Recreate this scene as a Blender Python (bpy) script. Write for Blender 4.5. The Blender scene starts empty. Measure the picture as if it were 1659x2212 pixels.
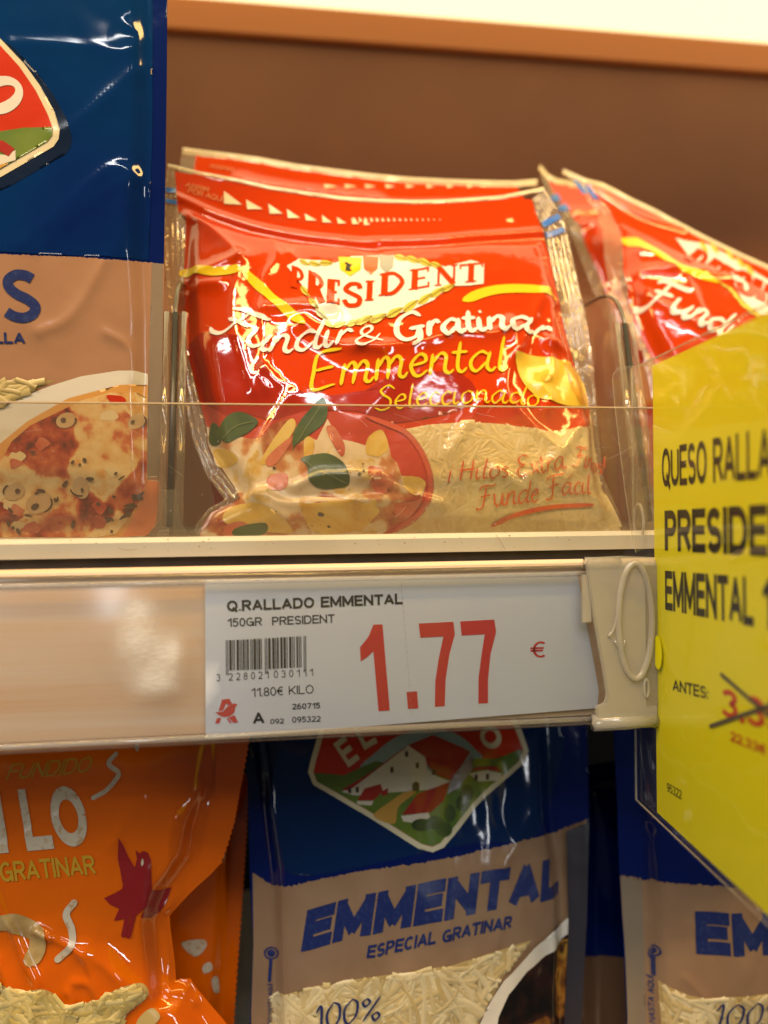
import bpy, bmesh, math, random
import numpy as np
from mathutils import Vector, Matrix
from mathutils.geometry import delaunay_2d_cdt

random.seed(7); RNG = np.random.default_rng(7)
R = math.radians
C = bpy.context.scene.collection
SC = bpy.context.scene

# ------------------------------------------------------------------ camera
YAW, ROLL, FPX = R(7.5), R(0.57), 1597.0      # focal length in units of the 1659x2212 photograph
CAM = np.array([0.0, -0.192, 0.0])            # eye height is z = 0; metres
_r = np.array([math.cos(YAW), -math.sin(YAW), 0.0]); _u = np.array([0.0, 0.0, 1.0]); FWD = np.array([math.sin(YAW), math.cos(YAW), 0.0])
RC = _r*math.cos(ROLL) - _u*math.sin(ROLL); UC = _r*math.sin(ROLL) + _u*math.cos(ROLL)
cd = bpy.data.cameras.new('camera'); cam = bpy.data.objects.new('camera', cd); C.objects.link(cam)
m = Matrix.Identity(4)
for i in range(3):
    m[i][0], m[i][1], m[i][2], m[i][3] = RC[i], UC[i], -FWD[i], CAM[i]
cam.matrix_world = m
cd.sensor_fit = 'VERTICAL'; cd.sensor_height = 36; cd.sensor_width = 27; cd.lens = FPX/2212*36
cd.clip_start = 0.005; cd.clip_end = 30
cd.dof.use_dof = True; cd.dof.focus_distance = 0.205; cd.dof.aperture_fstop = 5.6
SC.camera = cam

# ------------------------------------------------------------------ world, lamps, exposure
w = bpy.data.worlds.new('World'); SC.world = w; w.use_nodes = True
bg = w.node_tree.nodes['Background']; bg.inputs[0].default_value = (0.75, 0.8, 0.85, 1); bg.inputs[1].default_value = 0.05
def area(name, loc, target, size, power, col, sy=None):
    l = bpy.data.lights.new(name, 'AREA'); l.shape = 'RECTANGLE'; l.size = size; l.size_y = sy or size
    l.energy = power; l.color = col
    o = bpy.data.objects.new(name, l); C.objects.link(o); o.location = loc
    o.rotation_euler = (Vector(target)-Vector(loc)).to_track_quat('-Z', 'Y').to_euler()
    return o
WARM = (1.0, 0.60, 0.17)
# warm lamp added for bag highlights, and the shop's ceiling lamps far behind the camera
area('added_warm_lamp', (0.06, -0.155, 0.325), (0.06, 0.075, 0.05), 1.0, 3.3, WARM, 0.036)
for _x, _y, _z, _p, _c, _w in ((-0.5, -1.30, 1.75, 26.0, (1.0, 0.96, 0.90), .07), (-0.9, -1.75, 1.5, 14.0, (1.0, 0.98, 0.95), .06), (-0.3, -2.6, 1.8, 6.0, (0.90, 0.95, 1.0), .05)):
    area('ceiling_lamp', (_x, _y, _z), (0, 0, -0.03), 2.4, _p, _c, _w)
area('added_glint_lamp', (-2.0, -1.4, 0.30), (0, 0, 0), 0.14, 4.0, (1.0, 0.98, 0.95), 0.8)  # unseen side lamps, added to put glints on the bag creases
area('added_glint_lamp', (1.25, -1.9, 0.18), (0, 0, 0), 0.16, 4.6, (0.96, 0.98, 1.0), 0.5)
SC.view_settings.view_transform = 'Standard'; SC.view_settings.look = 'None'
SC.view_settings.exposure = 0.0; SC.view_settings.gamma = 1.0; SC.view_settings.use_curve_mapping = False
SC.render.engine = 'CYCLES'; SC.cycles.max_bounces = 10; SC.cycles.transparent_max_bounces = 24
SC.cycles.use_denoising = True; SC.cycles.caustics_reflective = False; SC.cycles.caustics_refractive = False

# ------------------------------------------------------------------ materials
MATS = {}
def sock(b, name, v):
    if name in b.inputs: b.inputs[name].default_value = v
def mat(name, col, rough=.4, spec=.5, metal=0, bump=(), noise=None, sub=0, coat=0):
    """Principled paint / film. bump: list of (scale, strength, distance, detail); noise: (second colour, scale, lo, hi)"""
    if name in MATS: return MATS[name]
    M = bpy.data.materials.new(name); M.use_nodes = True; nt = M.node_tree; b = nt.nodes['Principled BSDF']
    b.inputs['Base Color'].default_value = (*col, 1); b.inputs['Roughness'].default_value = rough
    sock(b, 'Specular IOR Level', spec); b.inputs['Metallic'].default_value = metal
    if coat: sock(b, 'Coat Weight', coat); sock(b, 'Coat Roughness', .06)
    if sub: sock(b, 'Subsurface Weight', sub); sock(b, 'Subsurface Scale', .003)
    tc = nt.nodes.new('ShaderNodeTexCoord')
    if noise:
        c2, sc, lo, hi = noise
        n = nt.nodes.new('ShaderNodeTexNoise'); n.inputs['Scale'].default_value = sc; n.inputs['Detail'].default_value = 5
        nt.links.new(tc.outputs['Object'], n.inputs['Vector'])
        r = nt.nodes.new('ShaderNodeValToRGB'); r.color_ramp.elements[0].position = lo; r.color_ramp.elements[1].position = hi
        r.color_ramp.elements[0].color = (*col, 1); r.color_ramp.elements[1].color = (*c2, 1)
        nt.links.new(n.outputs['Fac'], r.inputs['Fac']); nt.links.new(r.outputs['Color'], b.inputs['Base Color'])
    prev = None
    for sc, st, dist, det in bump:
        n = nt.nodes.new('ShaderNodeTexNoise'); n.inputs['Scale'].default_value = sc; n.inputs['Detail'].default_value = det
        nt.links.new(tc.outputs['Object'], n.inputs['Vector'])
        bp = nt.nodes.new('ShaderNodeBump'); bp.inputs['Strength'].default_value = st; bp.inputs['Distance'].default_value = dist
        nt.links.new(n.outputs['Fac'], bp.inputs['Height'])
        if prev: nt.links.new(prev.outputs['Normal'], bp.inputs['Normal'])
        prev = bp
    if prev: nt.links.new(prev.outputs['Normal'], b.inputs['Normal'])
    MATS[name] = M; return M
FILM_BUMP = [(110, .13, .0012, 2), (480, .06, .0004, 3)]
def film(name, col=None, rough=.2, spec=.9, noise=None, ior=1.5):
    M = mat(name, col, rough, spec, bump=FILM_BUMP, noise=noise)
    if ior != 1.5: M.node_tree.nodes['Principled BSDF'].inputs['IOR'].default_value = ior
    return M
def ramp_mat(name, stops, scale, rough=.3, spec=.6, detail=6, dist=1.0, stretch=(1,1,1), bump=FILM_BUMP):
    """printed picture: noise driven colour ramp"""
    if name in MATS: return MATS[name]
    M = mat(name, stops[0][1], rough, spec, bump=bump); nt = M.node_tree; b = nt.nodes['Principled BSDF']
    tc = nt.nodes.new('ShaderNodeTexCoord'); mp = nt.nodes.new('ShaderNodeMapping'); mp.inputs['Scale'].default_value = stretch
    n = nt.nodes.new('ShaderNodeTexNoise'); n.inputs['Scale'].default_value = scale; n.inputs['Detail'].default_value = detail+4; n.inputs['Roughness'].default_value = .62; n.inputs['Distortion'].default_value = dist
    nt.links.new(tc.outputs['Object'], mp.inputs['Vector']); nt.links.new(mp.outputs['Vector'], n.inputs['Vector'])
    r = nt.nodes.new('ShaderNodeValToRGB'); e = r.color_ramp.elements
    e[0].position, e[0].color = stops[0][0], (*stops[0][1], 1); e[1].position, e[1].color = stops[-1][0], (*stops[-1][1], 1)
    for p, c in stops[1:-1]:
        x = e.new(p); x.color = (*c, 1)
    nt.links.new(n.outputs['Fac'], r.inputs['Fac']); nt.links.new(r.outputs['Color'], b.inputs['Base Color'])
    return M
def food_mat(name, stops, cell, noise, rough=.12, spec=.6, warp=.012):
    """printed food photograph: ragged patches of different ingredients with fine mottling"""
    if name in MATS: return MATS[name]
    M = mat(name, stops[0][1], rough, spec, bump=FILM_BUMP); nt = M.node_tree; b = nt.nodes['Principled BSDF']; L = nt.links.new
    tc = nt.nodes.new('ShaderNodeTexCoord'); n = nt.nodes.new('ShaderNodeTexNoise'); n.inputs['Scale'].default_value = noise; n.inputs['Detail'].default_value = 6
    L(tc.outputs['Object'], n.inputs['Vector'])
    sb = nt.nodes.new('ShaderNodeVectorMath'); sb.operation = 'SUBTRACT'; sb.inputs[1].default_value = (.5,.5,.5); L(n.outputs['Color'], sb.inputs[0])
    sc = nt.nodes.new('ShaderNodeVectorMath'); sc.operation = 'SCALE'; sc.inputs['Scale'].default_value = warp; L(sb.outputs[0], sc.inputs[0])
    ad = nt.nodes.new('ShaderNodeVectorMath'); L(tc.outputs['Object'], ad.inputs[0]); L(sc.outputs[0], ad.inputs[1])
    v = nt.nodes.new('ShaderNodeTexVoronoi'); v.feature = 'SMOOTH_F1'; v.inputs['Scale'].default_value = cell; v.inputs['Smoothness'].default_value = .35; L(ad.outputs[0], v.inputs['Vector'])
    g = nt.nodes.new('ShaderNodeSeparateColor'); L(v.outputs['Color'], g.inputs[0])
    n2 = nt.nodes.new('ShaderNodeTexNoise'); n2.inputs['Scale'].default_value = cell*2.6; n2.inputs['Detail'].default_value = 8; L(tc.outputs['Object'], n2.inputs['Vector'])
    mx = nt.nodes.new('ShaderNodeMix'); mx.inputs[0].default_value = .5; L(g.outputs[0], mx.inputs[2]); L(n2.outputs['Fac'], mx.inputs[3])
    r = nt.nodes.new('ShaderNodeValToRGB'); e = r.color_ramp.elements
    e[0].position, e[0].color = stops[0][0], (*stops[0][1], 1); e[1].position, e[1].color = stops[-1][0], (*stops[-1][1], 1)
    for p, c in stops[1:-1]: e.new(p).color = (*c, 1)
    L(mx.outputs[0], r.inputs['Fac']); L(r.outputs['Color'], b.inputs['Base Color'])
    return M
def clear(name, tint=(.93,.92,.9), haze=.05, hazecol=(.8,.78,.72), rough=.03, gloss=1.0, bump=()):
    """clear plastic sheet: see-through, with its own reflections and a little milky haze"""
    if name in MATS: return MATS[name]
    M = bpy.data.materials.new(name); M.use_nodes = True; nt = M.node_tree
    for n in list(nt.nodes): nt.nodes.remove(n)
    out = nt.nodes.new('ShaderNodeOutputMaterial'); tr = nt.nodes.new('ShaderNodeBsdfTransparent'); tr.inputs[0].default_value = (*tint, 1)
    df = nt.nodes.new('ShaderNodeBsdfDiffuse'); df.inputs[0].default_value = (*hazecol, 1)
    gl = nt.nodes.new('ShaderNodeBsdfGlossy'); gl.inputs['Roughness'].default_value = rough
    fr = nt.nodes.new('ShaderNodeFresnel'); ge = nt.nodes.new('ShaderNodeNewGeometry'); io = nt.nodes.new('ShaderNodeMapRange')
    io.inputs['To Min'].default_value = 1.5; io.inputs['To Max'].default_value = 1/1.5
    nt.links.new(ge.outputs['Backfacing'], io.inputs['Value']); nt.links.new(io.outputs['Result'], fr.inputs[0])   # a thin sheet reflects alike from both sides
    mul = nt.nodes.new('ShaderNodeMath'); mul.operation = 'MULTIPLY'; mul.inputs[1].default_value = gloss
    m1 = nt.nodes.new('ShaderNodeMixShader'); m1.inputs[0].default_value = haze
    m2 = nt.nodes.new('ShaderNodeMixShader'); L = nt.links.new
    L(tr.outputs[0], m1.inputs[1]); L(df.outputs[0], m1.inputs[2]); L(m1.outputs[0], m2.inputs[1]); L(gl.outputs[0], m2.inputs[2])
    L(fr.outputs[0], mul.inputs[0]); L(mul.outputs[0], m2.inputs[0]); L(m2.outputs[0], out.inputs[0])
    tc = nt.nodes.new('ShaderNodeTexCoord'); prev = None
    for sc, st, dist, det in bump:
        n = nt.nodes.new('ShaderNodeTexNoise'); n.inputs['Scale'].default_value = sc; n.inputs['Detail'].default_value = det
        L(tc.outputs['Object'], n.inputs['Vector'])
        bp = nt.nodes.new('ShaderNodeBump'); bp.inputs['Strength'].default_value = st; bp.inputs['Distance'].default_value = dist
        L(n.outputs['Fac'], bp.inputs['Height'])
        if prev: L(prev.outputs['Normal'], bp.inputs['Normal'])
        prev = bp
    if prev:
        for n in (gl, df, fr): L(prev.outputs['Normal'], n.inputs['Normal'])
    MATS[name] = M; return M
def tone_mat(name, lo, hi, rough=.35, spec=.5, sub=0):
    """colour from each shred's own 'tone' attribute"""
    if name in MATS: return MATS[name]
    M = mat(name, lo, rough, spec, bump=[(300, .15, .0004, 2)], sub=sub); nt = M.node_tree; b = nt.nodes['Principled BSDF']
    a = nt.nodes.new('ShaderNodeAttribute'); a.attribute_name = 'tone'
    r = nt.nodes.new('ShaderNodeValToRGB'); r.color_ramp.elements[0].color = (*lo, 1); r.color_ramp.elements[1].color = (*hi, 1)
    nt.links.new(a.outputs['Fac'], r.inputs['Fac']); nt.links.new(r.outputs['Color'], b.inputs['Base Color'])
    return M

# ------------------------------------------------------------------ objects
def thing(name, label, cat, loc, group=None):
    o = bpy.data.objects.new(name, None); C.objects.link(o); o.location = loc; o.empty_display_size = .02
    o['label'] = label; o['category'] = cat
    if group: o['group'] = group
    return o
def mesh_obj(name, V, F, material, parent=None, smooth=True, tone=None):
    V = np.asarray(V, float)
    if parent is not None:
        root = parent
        off = np.zeros(3)
        while root is not None:
            off += np.array(root.location); root = root.parent
        V = V - off
    me = bpy.data.meshes.new(name); me.from_pydata(V.tolist(), [], [tuple(int(i) for i in f) for f in F]); me.update()
    if tone is not None:
        a = me.attributes.new('tone', 'FLOAT', 'POINT'); a.data.foreach_set('value', np.asarray(tone, np.float32))
    if smooth: me.polygons.foreach_set('use_smooth', [True]*len(me.polygons))
    me.materials.append(material)
    o = bpy.data.objects.new(name, me); C.objects.link(o)
    if parent is not None: o.parent = parent
    return o
def bm_obj(name, bm, material, parent=None, bevel=0, smooth=False, seg=2):
    if bevel:
        bmesh.ops.bevel(bm, geom=[e for e in bm.edges if e.calc_face_angle(0) > .6], offset=bevel, segments=seg, affect='EDGES', clamp_overlap=True)
    bm.verts.ensure_lookup_table(); V = [v.co[:] for v in bm.verts]; bm.verts.index_update(); F = [[v.index for v in f.verts] for f in bm.faces]; bm.free()
    return mesh_obj(name, V, F, material, parent, smooth)
def box(bm, x0, x1, y0, y1, z0, z1):
    r = bmesh.ops.create_cube(bm, size=1)
    for v in r['verts']:
        v.co = Vector((x0+(v.co.x+.5)*(x1-x0), y0+(v.co.y+.5)*(y1-y0), z0+(v.co.z+.5)*(z1-z0)))
def prism(bm, pts, axis, a, b):
    """closed outline extruded along 'x' (pts are y,z), 'y' (pts x,z) or 'z' (pts x,y)"""
    def P(p, t):
        return {'x': (t, p[0], p[1]), 'y': (p[0], t, p[1]), 'z': (p[0], p[1], t)}[axis]
    A = [bm.verts.new(P(p, a)) for p in pts]; B = [bm.verts.new(P(p, b)) for p in pts]; n = len(pts)
    for i in range(n): bm.faces.new((A[i], A[(i+1) % n], B[(i+1) % n], B[i]))
    bm.faces.new(A[::-1]); bm.faces.new(B); bmesh.ops.recalc_face_normals(bm, faces=bm.faces[:])
def tube(bm, pts, rad, n=8, closed=False):
    pts = [Vector(p) for p in pts]; rings = []; N = len(pts)
    for i, p in enumerate(pts):
        d = (pts[(i+1) % N]-pts[i-1]) if closed else (pts[min(i+1, N-1)]-pts[max(i-1, 0)])
        d.normalize(); a = d.orthogonal() if abs(d.y) > .95 else d.cross(Vector((0, 1, 0))); a.normalize(); b = d.cross(a)
        rr = rad if not hasattr(rad, '__len__') else rad[i]
        rings.append([bm.verts.new(p+(a*math.cos(2*math.pi*k/n)+b*math.sin(2*math.pi*k/n))*rr) for k in range(n)])
    for i in range(N if closed else N-1):
        A, B = rings[i], rings[(i+1) % N]
        for k in range(n): bm.faces.new((A[k], A[(k+1) % n], B[(k+1) % n], B[k]))
    if not closed: bm.faces.new(rings[0][::-1]); bm.faces.new(rings[-1])
    bmesh.ops.recalc_face_normals(bm, faces=bm.faces[:])

# ------------------------------------------------------------------ photo crops -> photo coordinates, and rays
def crop(ox, oy, k): return lambda *pts: [(ox+x*k, oy+y*k) for x, y in pts]
K1 = crop(0, 0, .2696); K2 = crop(0, 542.2, .294); K3 = crop(336.1, 303.6, .2876); K4 = crop(759, 303.6, .3268)
K5 = crop(336.1, 704.8, .2876); K6 = crop(759, 704.8, .3268); K7 = crop(1116.9, 325.3, .3268)
L1 = crop(0, 1127.8, .4249); L2 = crop(433.7, 1192.8, .3922); L3 = crop(975.9, 1138.6, .2942); L4 = crop(0, 1572.4, .3268)
L5 = crop(488, 1545.3, .4902); L6 = crop(1247, 1463.9, .3383); L7 = crop(1355.5, 704.8, .3676); L8 = crop(1192.9, 623.5, .2574)
PX = lambda *pts: list(pts)
def rays(px):
    px = np.asarray(px, float).reshape(-1, 2)
    return FWD + ((px[:, 0]-829.5)/FPX)[:, None]*RC + ((1106-px[:, 1])/FPX)[:, None]*UC
def at(px, py, Y):
    d = rays([(px, py)])[0]; return CAM + d*(Y-CAM[1])/d[1]
def zat(px, py, Y): return float(at(px, py, Y)[2])
def xat(px, py, Y): return float(at(px, py, Y)[0])

# ------------------------------------------------------------------ 2D drawing (millimetres on a panel)
def smooth_path(p, n=6, closed=False):
    p = np.asarray(p, float); N = len(p); out = []
    if N < 3 and not closed: return p
    for i in range(N if closed else N-1):
        if closed: a, b, c, d = p[i-1], p[i], p[(i+1) % N], p[(i+2) % N]
        else: b, c = p[i], p[i+1]; a = p[i-1] if i else 2*b-c; d = p[i+2] if i+2 < N else 2*c-b
        for t in np.arange(n)/n:
            out.append(.5*((2*b)+(c-a)*t+(2*a-5*b+4*c-d)*t*t+(3*b-a-3*c+d)*t**3))
    if not closed: out.append(p[-1])
    return np.array(out)
def resample(p, s, closed=True):
    p = np.asarray(p, float); q = np.vstack([p, p[:1]]) if closed else p; out = []
    for a, b in zip(q[:-1], q[1:]):
        n = max(1, int(math.ceil(np.hypot(*(b-a))/s)))
        out += [a+(b-a)*k/n for k in range(n)]
    if not closed: out.append(q[-1])
    return np.array(out)
def inside(pts, loop):
    x, y = pts[:, 0], pts[:, 1]; r = np.zeros(len(pts), bool); a = loop; b = np.roll(loop, -1, 0)
    for (x0, y0), (x1, y1) in zip(a, b):
        if y0 == y1: continue
        c = (y0 > y) != (y1 > y); r ^= c & (x < (x1-x0)*(y-y0)/(y1-y0)+x0)
    return r
def dist_line(pts, line):
    d = np.full(len(pts), 1e9)
    for a, b in zip(line[:-1], line[1:]):
        ab = b-a; l2 = ab@ab
        t = np.clip(((pts-a)@ab)/max(l2, 1e-12), 0, 1); d = np.minimum(d, np.hypot(*(pts-a-t[:, None]*ab).T))
    return d
def tri_poly(loops, s=2.0):
    loops = [resample(l, s) for l in loops]; V = np.vstack(loops); E = []; k = 0
    for l in loops:
        E += [(k+i, k+(i+1) % len(l)) for i in range(len(l))]; k += len(l)
    lo, hi = V.min(0), V.max(0); gx, gy = np.meshgrid(np.arange(lo[0]+s/2, hi[0], s), np.arange(lo[1]+s/2, hi[1], s))
    g = np.c_[gx.ravel(), gy.ravel()]
    if len(g):
        g[:, 0] += (np.round((g[:, 1]-lo[1])/s) % 2)*s*.5
        ins = np.zeros(len(g), bool)
        for l in loops: ins ^= inside(g, l)
        g = g[ins]
        if len(g):
            d = np.min([dist_line(g, np.vstack([l, l[:1]])) for l in loops], 0); g = g[d > .35*s]
    P = np.vstack([V, g]) if len(g) else V
    v, e, f, *_ = delaunay_2d_cdt([Vector(p) for p in P], E, [], 0, 1e-5)
    v = np.array([p[:] for p in v]); f = np.array([t for t in f if len(t) == 3]); c = v[f].mean(1); ins = np.zeros(len(f), bool)
    for l in loops: ins ^= inside(c, l)
    return v, f[ins]
def split4(V, F):
    e = np.sort(np.vstack([F[:, [0, 1]], F[:, [1, 2]], F[:, [2, 0]]]), 1); u, inv = np.unique(e, axis=0, return_inverse=True); inv = inv.ravel()
    n = len(F); a, b, c = inv[:n]+len(V), inv[n:2*n]+len(V), inv[2*n:]+len(V)
    return np.vstack([V, V[u].mean(1)]), np.vstack([np.c_[F[:, 0], a, c], np.c_[a, F[:, 1], b], np.c_[c, b, F[:, 2]], np.c_[a, b, c]])
def refine(V, F, lim):
    bm = bmesh.new(); vs = [bm.verts.new((p[0], p[1], 0)) for p in V]
    for f in F:
        try: bm.faces.new([vs[i] for i in f])
        except ValueError: pass
    for _ in range(6):
        e = [x for x in bm.edges if x.calc_length() > lim]
        if not e: break
        bmesh.ops.subdivide_edges(bm, edges=e, cuts=1); bmesh.ops.triangulate(bm, faces=[f for f in bm.faces if len(f.verts) > 3])
    bm.verts.index_update(); V = np.array([v.co[:2] for v in bm.verts]); F = np.array([[v.index for v in f.verts] for f in bm.faces]); bm.free()
    return V, F
def ribbon(p, w, pen=None, taper=True, step=1.0, sm=True, cap=True):
    """brush stroke along a path; w = full width; pen = angle of a flat nib"""
    p = np.asarray(p, float)
    if sm: p = smooth_path(p, 6)
    L = np.hypot(*np.diff(p, axis=0).T).sum()
    p = resample(p, max(step, L/80), False); t = np.gradient(p, axis=0); t /= np.maximum(np.hypot(*t.T), 1e-9)[:, None]; n = np.c_[-t[:, 1], t[:, 0]]
    hw = np.full(len(p), w/2)
    if pen is not None: hw *= .5+.5*np.abs(np.sin(np.arctan2(t[:, 1], t[:, 0])-pen))
    s = np.linspace(0, 1, len(p))
    if taper: hw *= np.clip(np.minimum(s, 1-s)*8, 0, 1)**.5*.6+.4
    V = np.vstack([p+n*hw[:, None], p-n*hw[:, None]]); k = len(p); F = []
    for i in range(k-1): F += [(i, k+i, i+1), (i+1, k+i, k+i+1)]
    if cap:
        for end, sg in ((0, -1), (k-1, 1)):
            c = len(V); m = 5; arc = [p[end]+sg*t[end]*hw[end]*math.sin(a)+n[end]*hw[end]*math.cos(a) for a in np.linspace(0, math.pi, m+2)[1:-1]]
            V = np.vstack([V, arc]); idx = [end]+list(range(c, c+m))+[k+end]
            for j in range(1, len(idx)-1): F.append((idx[0], idx[j], idx[j+1]))
    return V, np.array(F)
CAP = 0.73
def arc(cx, cy, rx, ry, a0, a1, n=14): return [(cx+rx*math.cos(R(a)), cy+ry*math.sin(R(a))) for a in np.linspace(a0, a1, n)]
# plain sans capitals as pen strokes in a box 0..W by 0..1 (the skeleton is inset by half the pen)
SANS = {
 'A': (.72, [[(0,0),(.5,1)], [(.5,1),(1,0)], [(.2,.3),(.8,.3)]]), 'B': (.62, [[(0,0),(0,1)], [(0,1)]+arc(.55,.76,.4,.24,90,-90)+[(0,.52)], [(0,.52)]+arc(.6,.26,.4,.26,90,-90)+[(0,0)]]),
 'C': (.68, [arc(.52,.5,.52,.5,48,312,22)]), 'D': (.68, [[(0,0),(0,1)], [(0,1)]+arc(.5,.5,.5,.5,90,-90,18)+[(0,0)]]),
 'E': (.56, [[(0,0),(0,1)], [(0,1),(1,1)], [(0,.52),(.9,.52)], [(0,0),(1,0)]]), 'F': (.54, [[(0,0),(0,1)], [(0,1),(1,1)], [(0,.52),(.9,.52)]]),
 'G': (.72, [arc(.5,.5,.5,.5,48,345,24), [(1,.0),(1,.46)], [(.55,.46),(1,.46)]]), 'H': (.66, [[(0,0),(0,1)], [(1,0),(1,1)], [(0,.52),(1,.52)]]),
 'I': (.0, [[(0,0),(0,1)]]), 'Í': (.0, [[(0,0),(0,1)], [(0,1.12),(.1,1.32)]]), 'K': (.64, [[(0,0),(0,1)], [(0,.36),(1,1)], [(.3,.56),(1,0)]]), 'L': (.52, [[(0,0),(0,1)], [(0,0),(1,0)]]),
 'M': (.82, [[(0,0),(0,1)], [(0,1),(.5,.12)], [(.5,.12),(1,1)], [(1,0),(1,1)]]), 'N': (.68, [[(0,0),(0,1)], [(0,1),(1,0)], [(1,0),(1,1)]]),
 'O': (.74, [arc(.5,.5,.5,.5,0,360,30)]), 'P': (.58, [[(0,0),(0,1)], [(0,1)]+arc(.6,.73,.4,.27,90,-90)+[(0,.46)]]), 'Q': (.74, [arc(.5,.5,.5,.5,0,360,30), [(.6,.25),(1.02,-.12)]]),
 'R': (.62, [[(0,0),(0,1)], [(0,1)]+arc(.6,.74,.4,.26,90,-90)+[(0,.48)], [(.5,.48),(1,0)]]), 'S': (.58, [arc(.5,.74,.46,.26,25,270,16)+arc(.5,.25,.5,.25,88,-155,16)]),
 'T': (.62, [[(0,1),(1,1)], [(.5,0),(.5,1)]]), 'U': (.66, [[(0,1),(0,.36)]+arc(.5,.34,.5,.34,180,360,14)+[(1,.36),(1,1)]]),
 '0': (.5, [arc(.5,.5,.5,.5,0,360,28)]), '1': (.34, [[(1,0),(1,1)], [(.95,.98),(0,.74)]]), '2': (.5, [arc(.5,.72,.5,.28,165,-20,14)+[(.8,.45),(0,0)], [(0,0),(1,0)]]),
 '3': (.5, [arc(.45,.76,.48,.24,155,-85,14), arc(.45,.26,.53,.26,85,-155,16)]), '4': (.54, [[(.75,0),(.75,1)], [(.75,1),(0,.3)], [(0,.28),(1,.28)]]),
 '5': (.5, [[(.15,1),(.9,1)], [(.15,1),(.05,.5)], arc(.45,.32,.5,.32,125,-155,18)]), '6': (.5, [arc(.5,.3,.5,.3,0,360,22), arc(.62,.4,.62,.6,75,180,12)]), '7': (.5, [[(0,1),(1,1)], [(1,1),(.35,0)]]),
 '8': (.5, [arc(.5,.76,.42,.24,0,360,20), arc(.5,.26,.5,.26,0,360,22)]), '9': (.5, [arc(.5,.7,.5,.3,0,360,22), arc(.38,.6,.62,.6,-105,0,12)]),
 '€': (.6, [arc(.62,.5,.5,.5,55,305,20), [(-.05,.6),(.75,.6)], [(-.05,.42),(.7,.42)]]), '.': (.0, [[(0,-.07),(0,.09)]]), ',': (.0, [[(0,.08),(-.06,-.16)]]), ':': (.0, [[(0,-.05),(0,.09)], [(0,.5),(0,.64)]]), ' ': (.22, [])}
_tc = {}
def font_mesh(txt, bold=0.0, spacing=1.0):
    """sans lettering as flat strokes; baseline 0, capital height CAP, starts at x = 0"""
    key = (txt, bold, spacing)
    if key in _tc: return _tc[key]
    wt = .115+bold*3.0; V, F, x, k = [], [], 0, 0
    for ch in txt:
        Wd, st = SANS[ch]
        for s in st:
            q = np.array(s, float)*[Wd, 1-wt]+[x+wt/2, wt/2]
            if len(q) == 2:
                d = (q[1]-q[0]); L = np.hypot(*d)
                if ch not in '.:,' and L > 0:
                    e = wt/2 if abs(d[0]) < 1e-6 or abs(d[1]) < 1e-6 else wt*.25; q = np.array([q[0]-d/L*e, q[1]+d/L*e])
                q = np.array([q[0]+(q[1]-q[0])*a for a in np.linspace(0, 1, 7)])
            v, f = ribbon(q, wt, taper=False, sm=False, step=.045, cap=False)
            V.append(v); F.append(f+k); k += len(v)
        x += Wd+wt+(.105-.15*wt)*spacing
    V = np.vstack(V)*CAP; F = np.vstack(F); _tc[key] = (V, F); return V, F
def along(path, V, W, h, shear=0.0, up=None):
    """lay unit-height drawing V (x in 0..W) along a baseline path, heights scaled to h"""
    path = np.asarray(path, float); seg = np.hypot(*np.diff(path, axis=0).T); cum = np.r_[0, np.cumsum(seg)]
    x = (V[:, 0]+shear*V[:, 1])/W*cum[-1]; i = np.clip(np.searchsorted(cum, x, 'right')-1, 0, len(seg)-1)
    d = (path[i+1]-path[i])/seg[i][:, None]; b = path[i]+d*(x-cum[i])[:, None]
    n = np.c_[-d[:, 1], d[:, 0]] if up is None else np.tile(np.asarray(up, float)/np.hypot(*up), (len(V), 1))
    return b+n*(V[:, 1]*h)[:, None]

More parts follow.
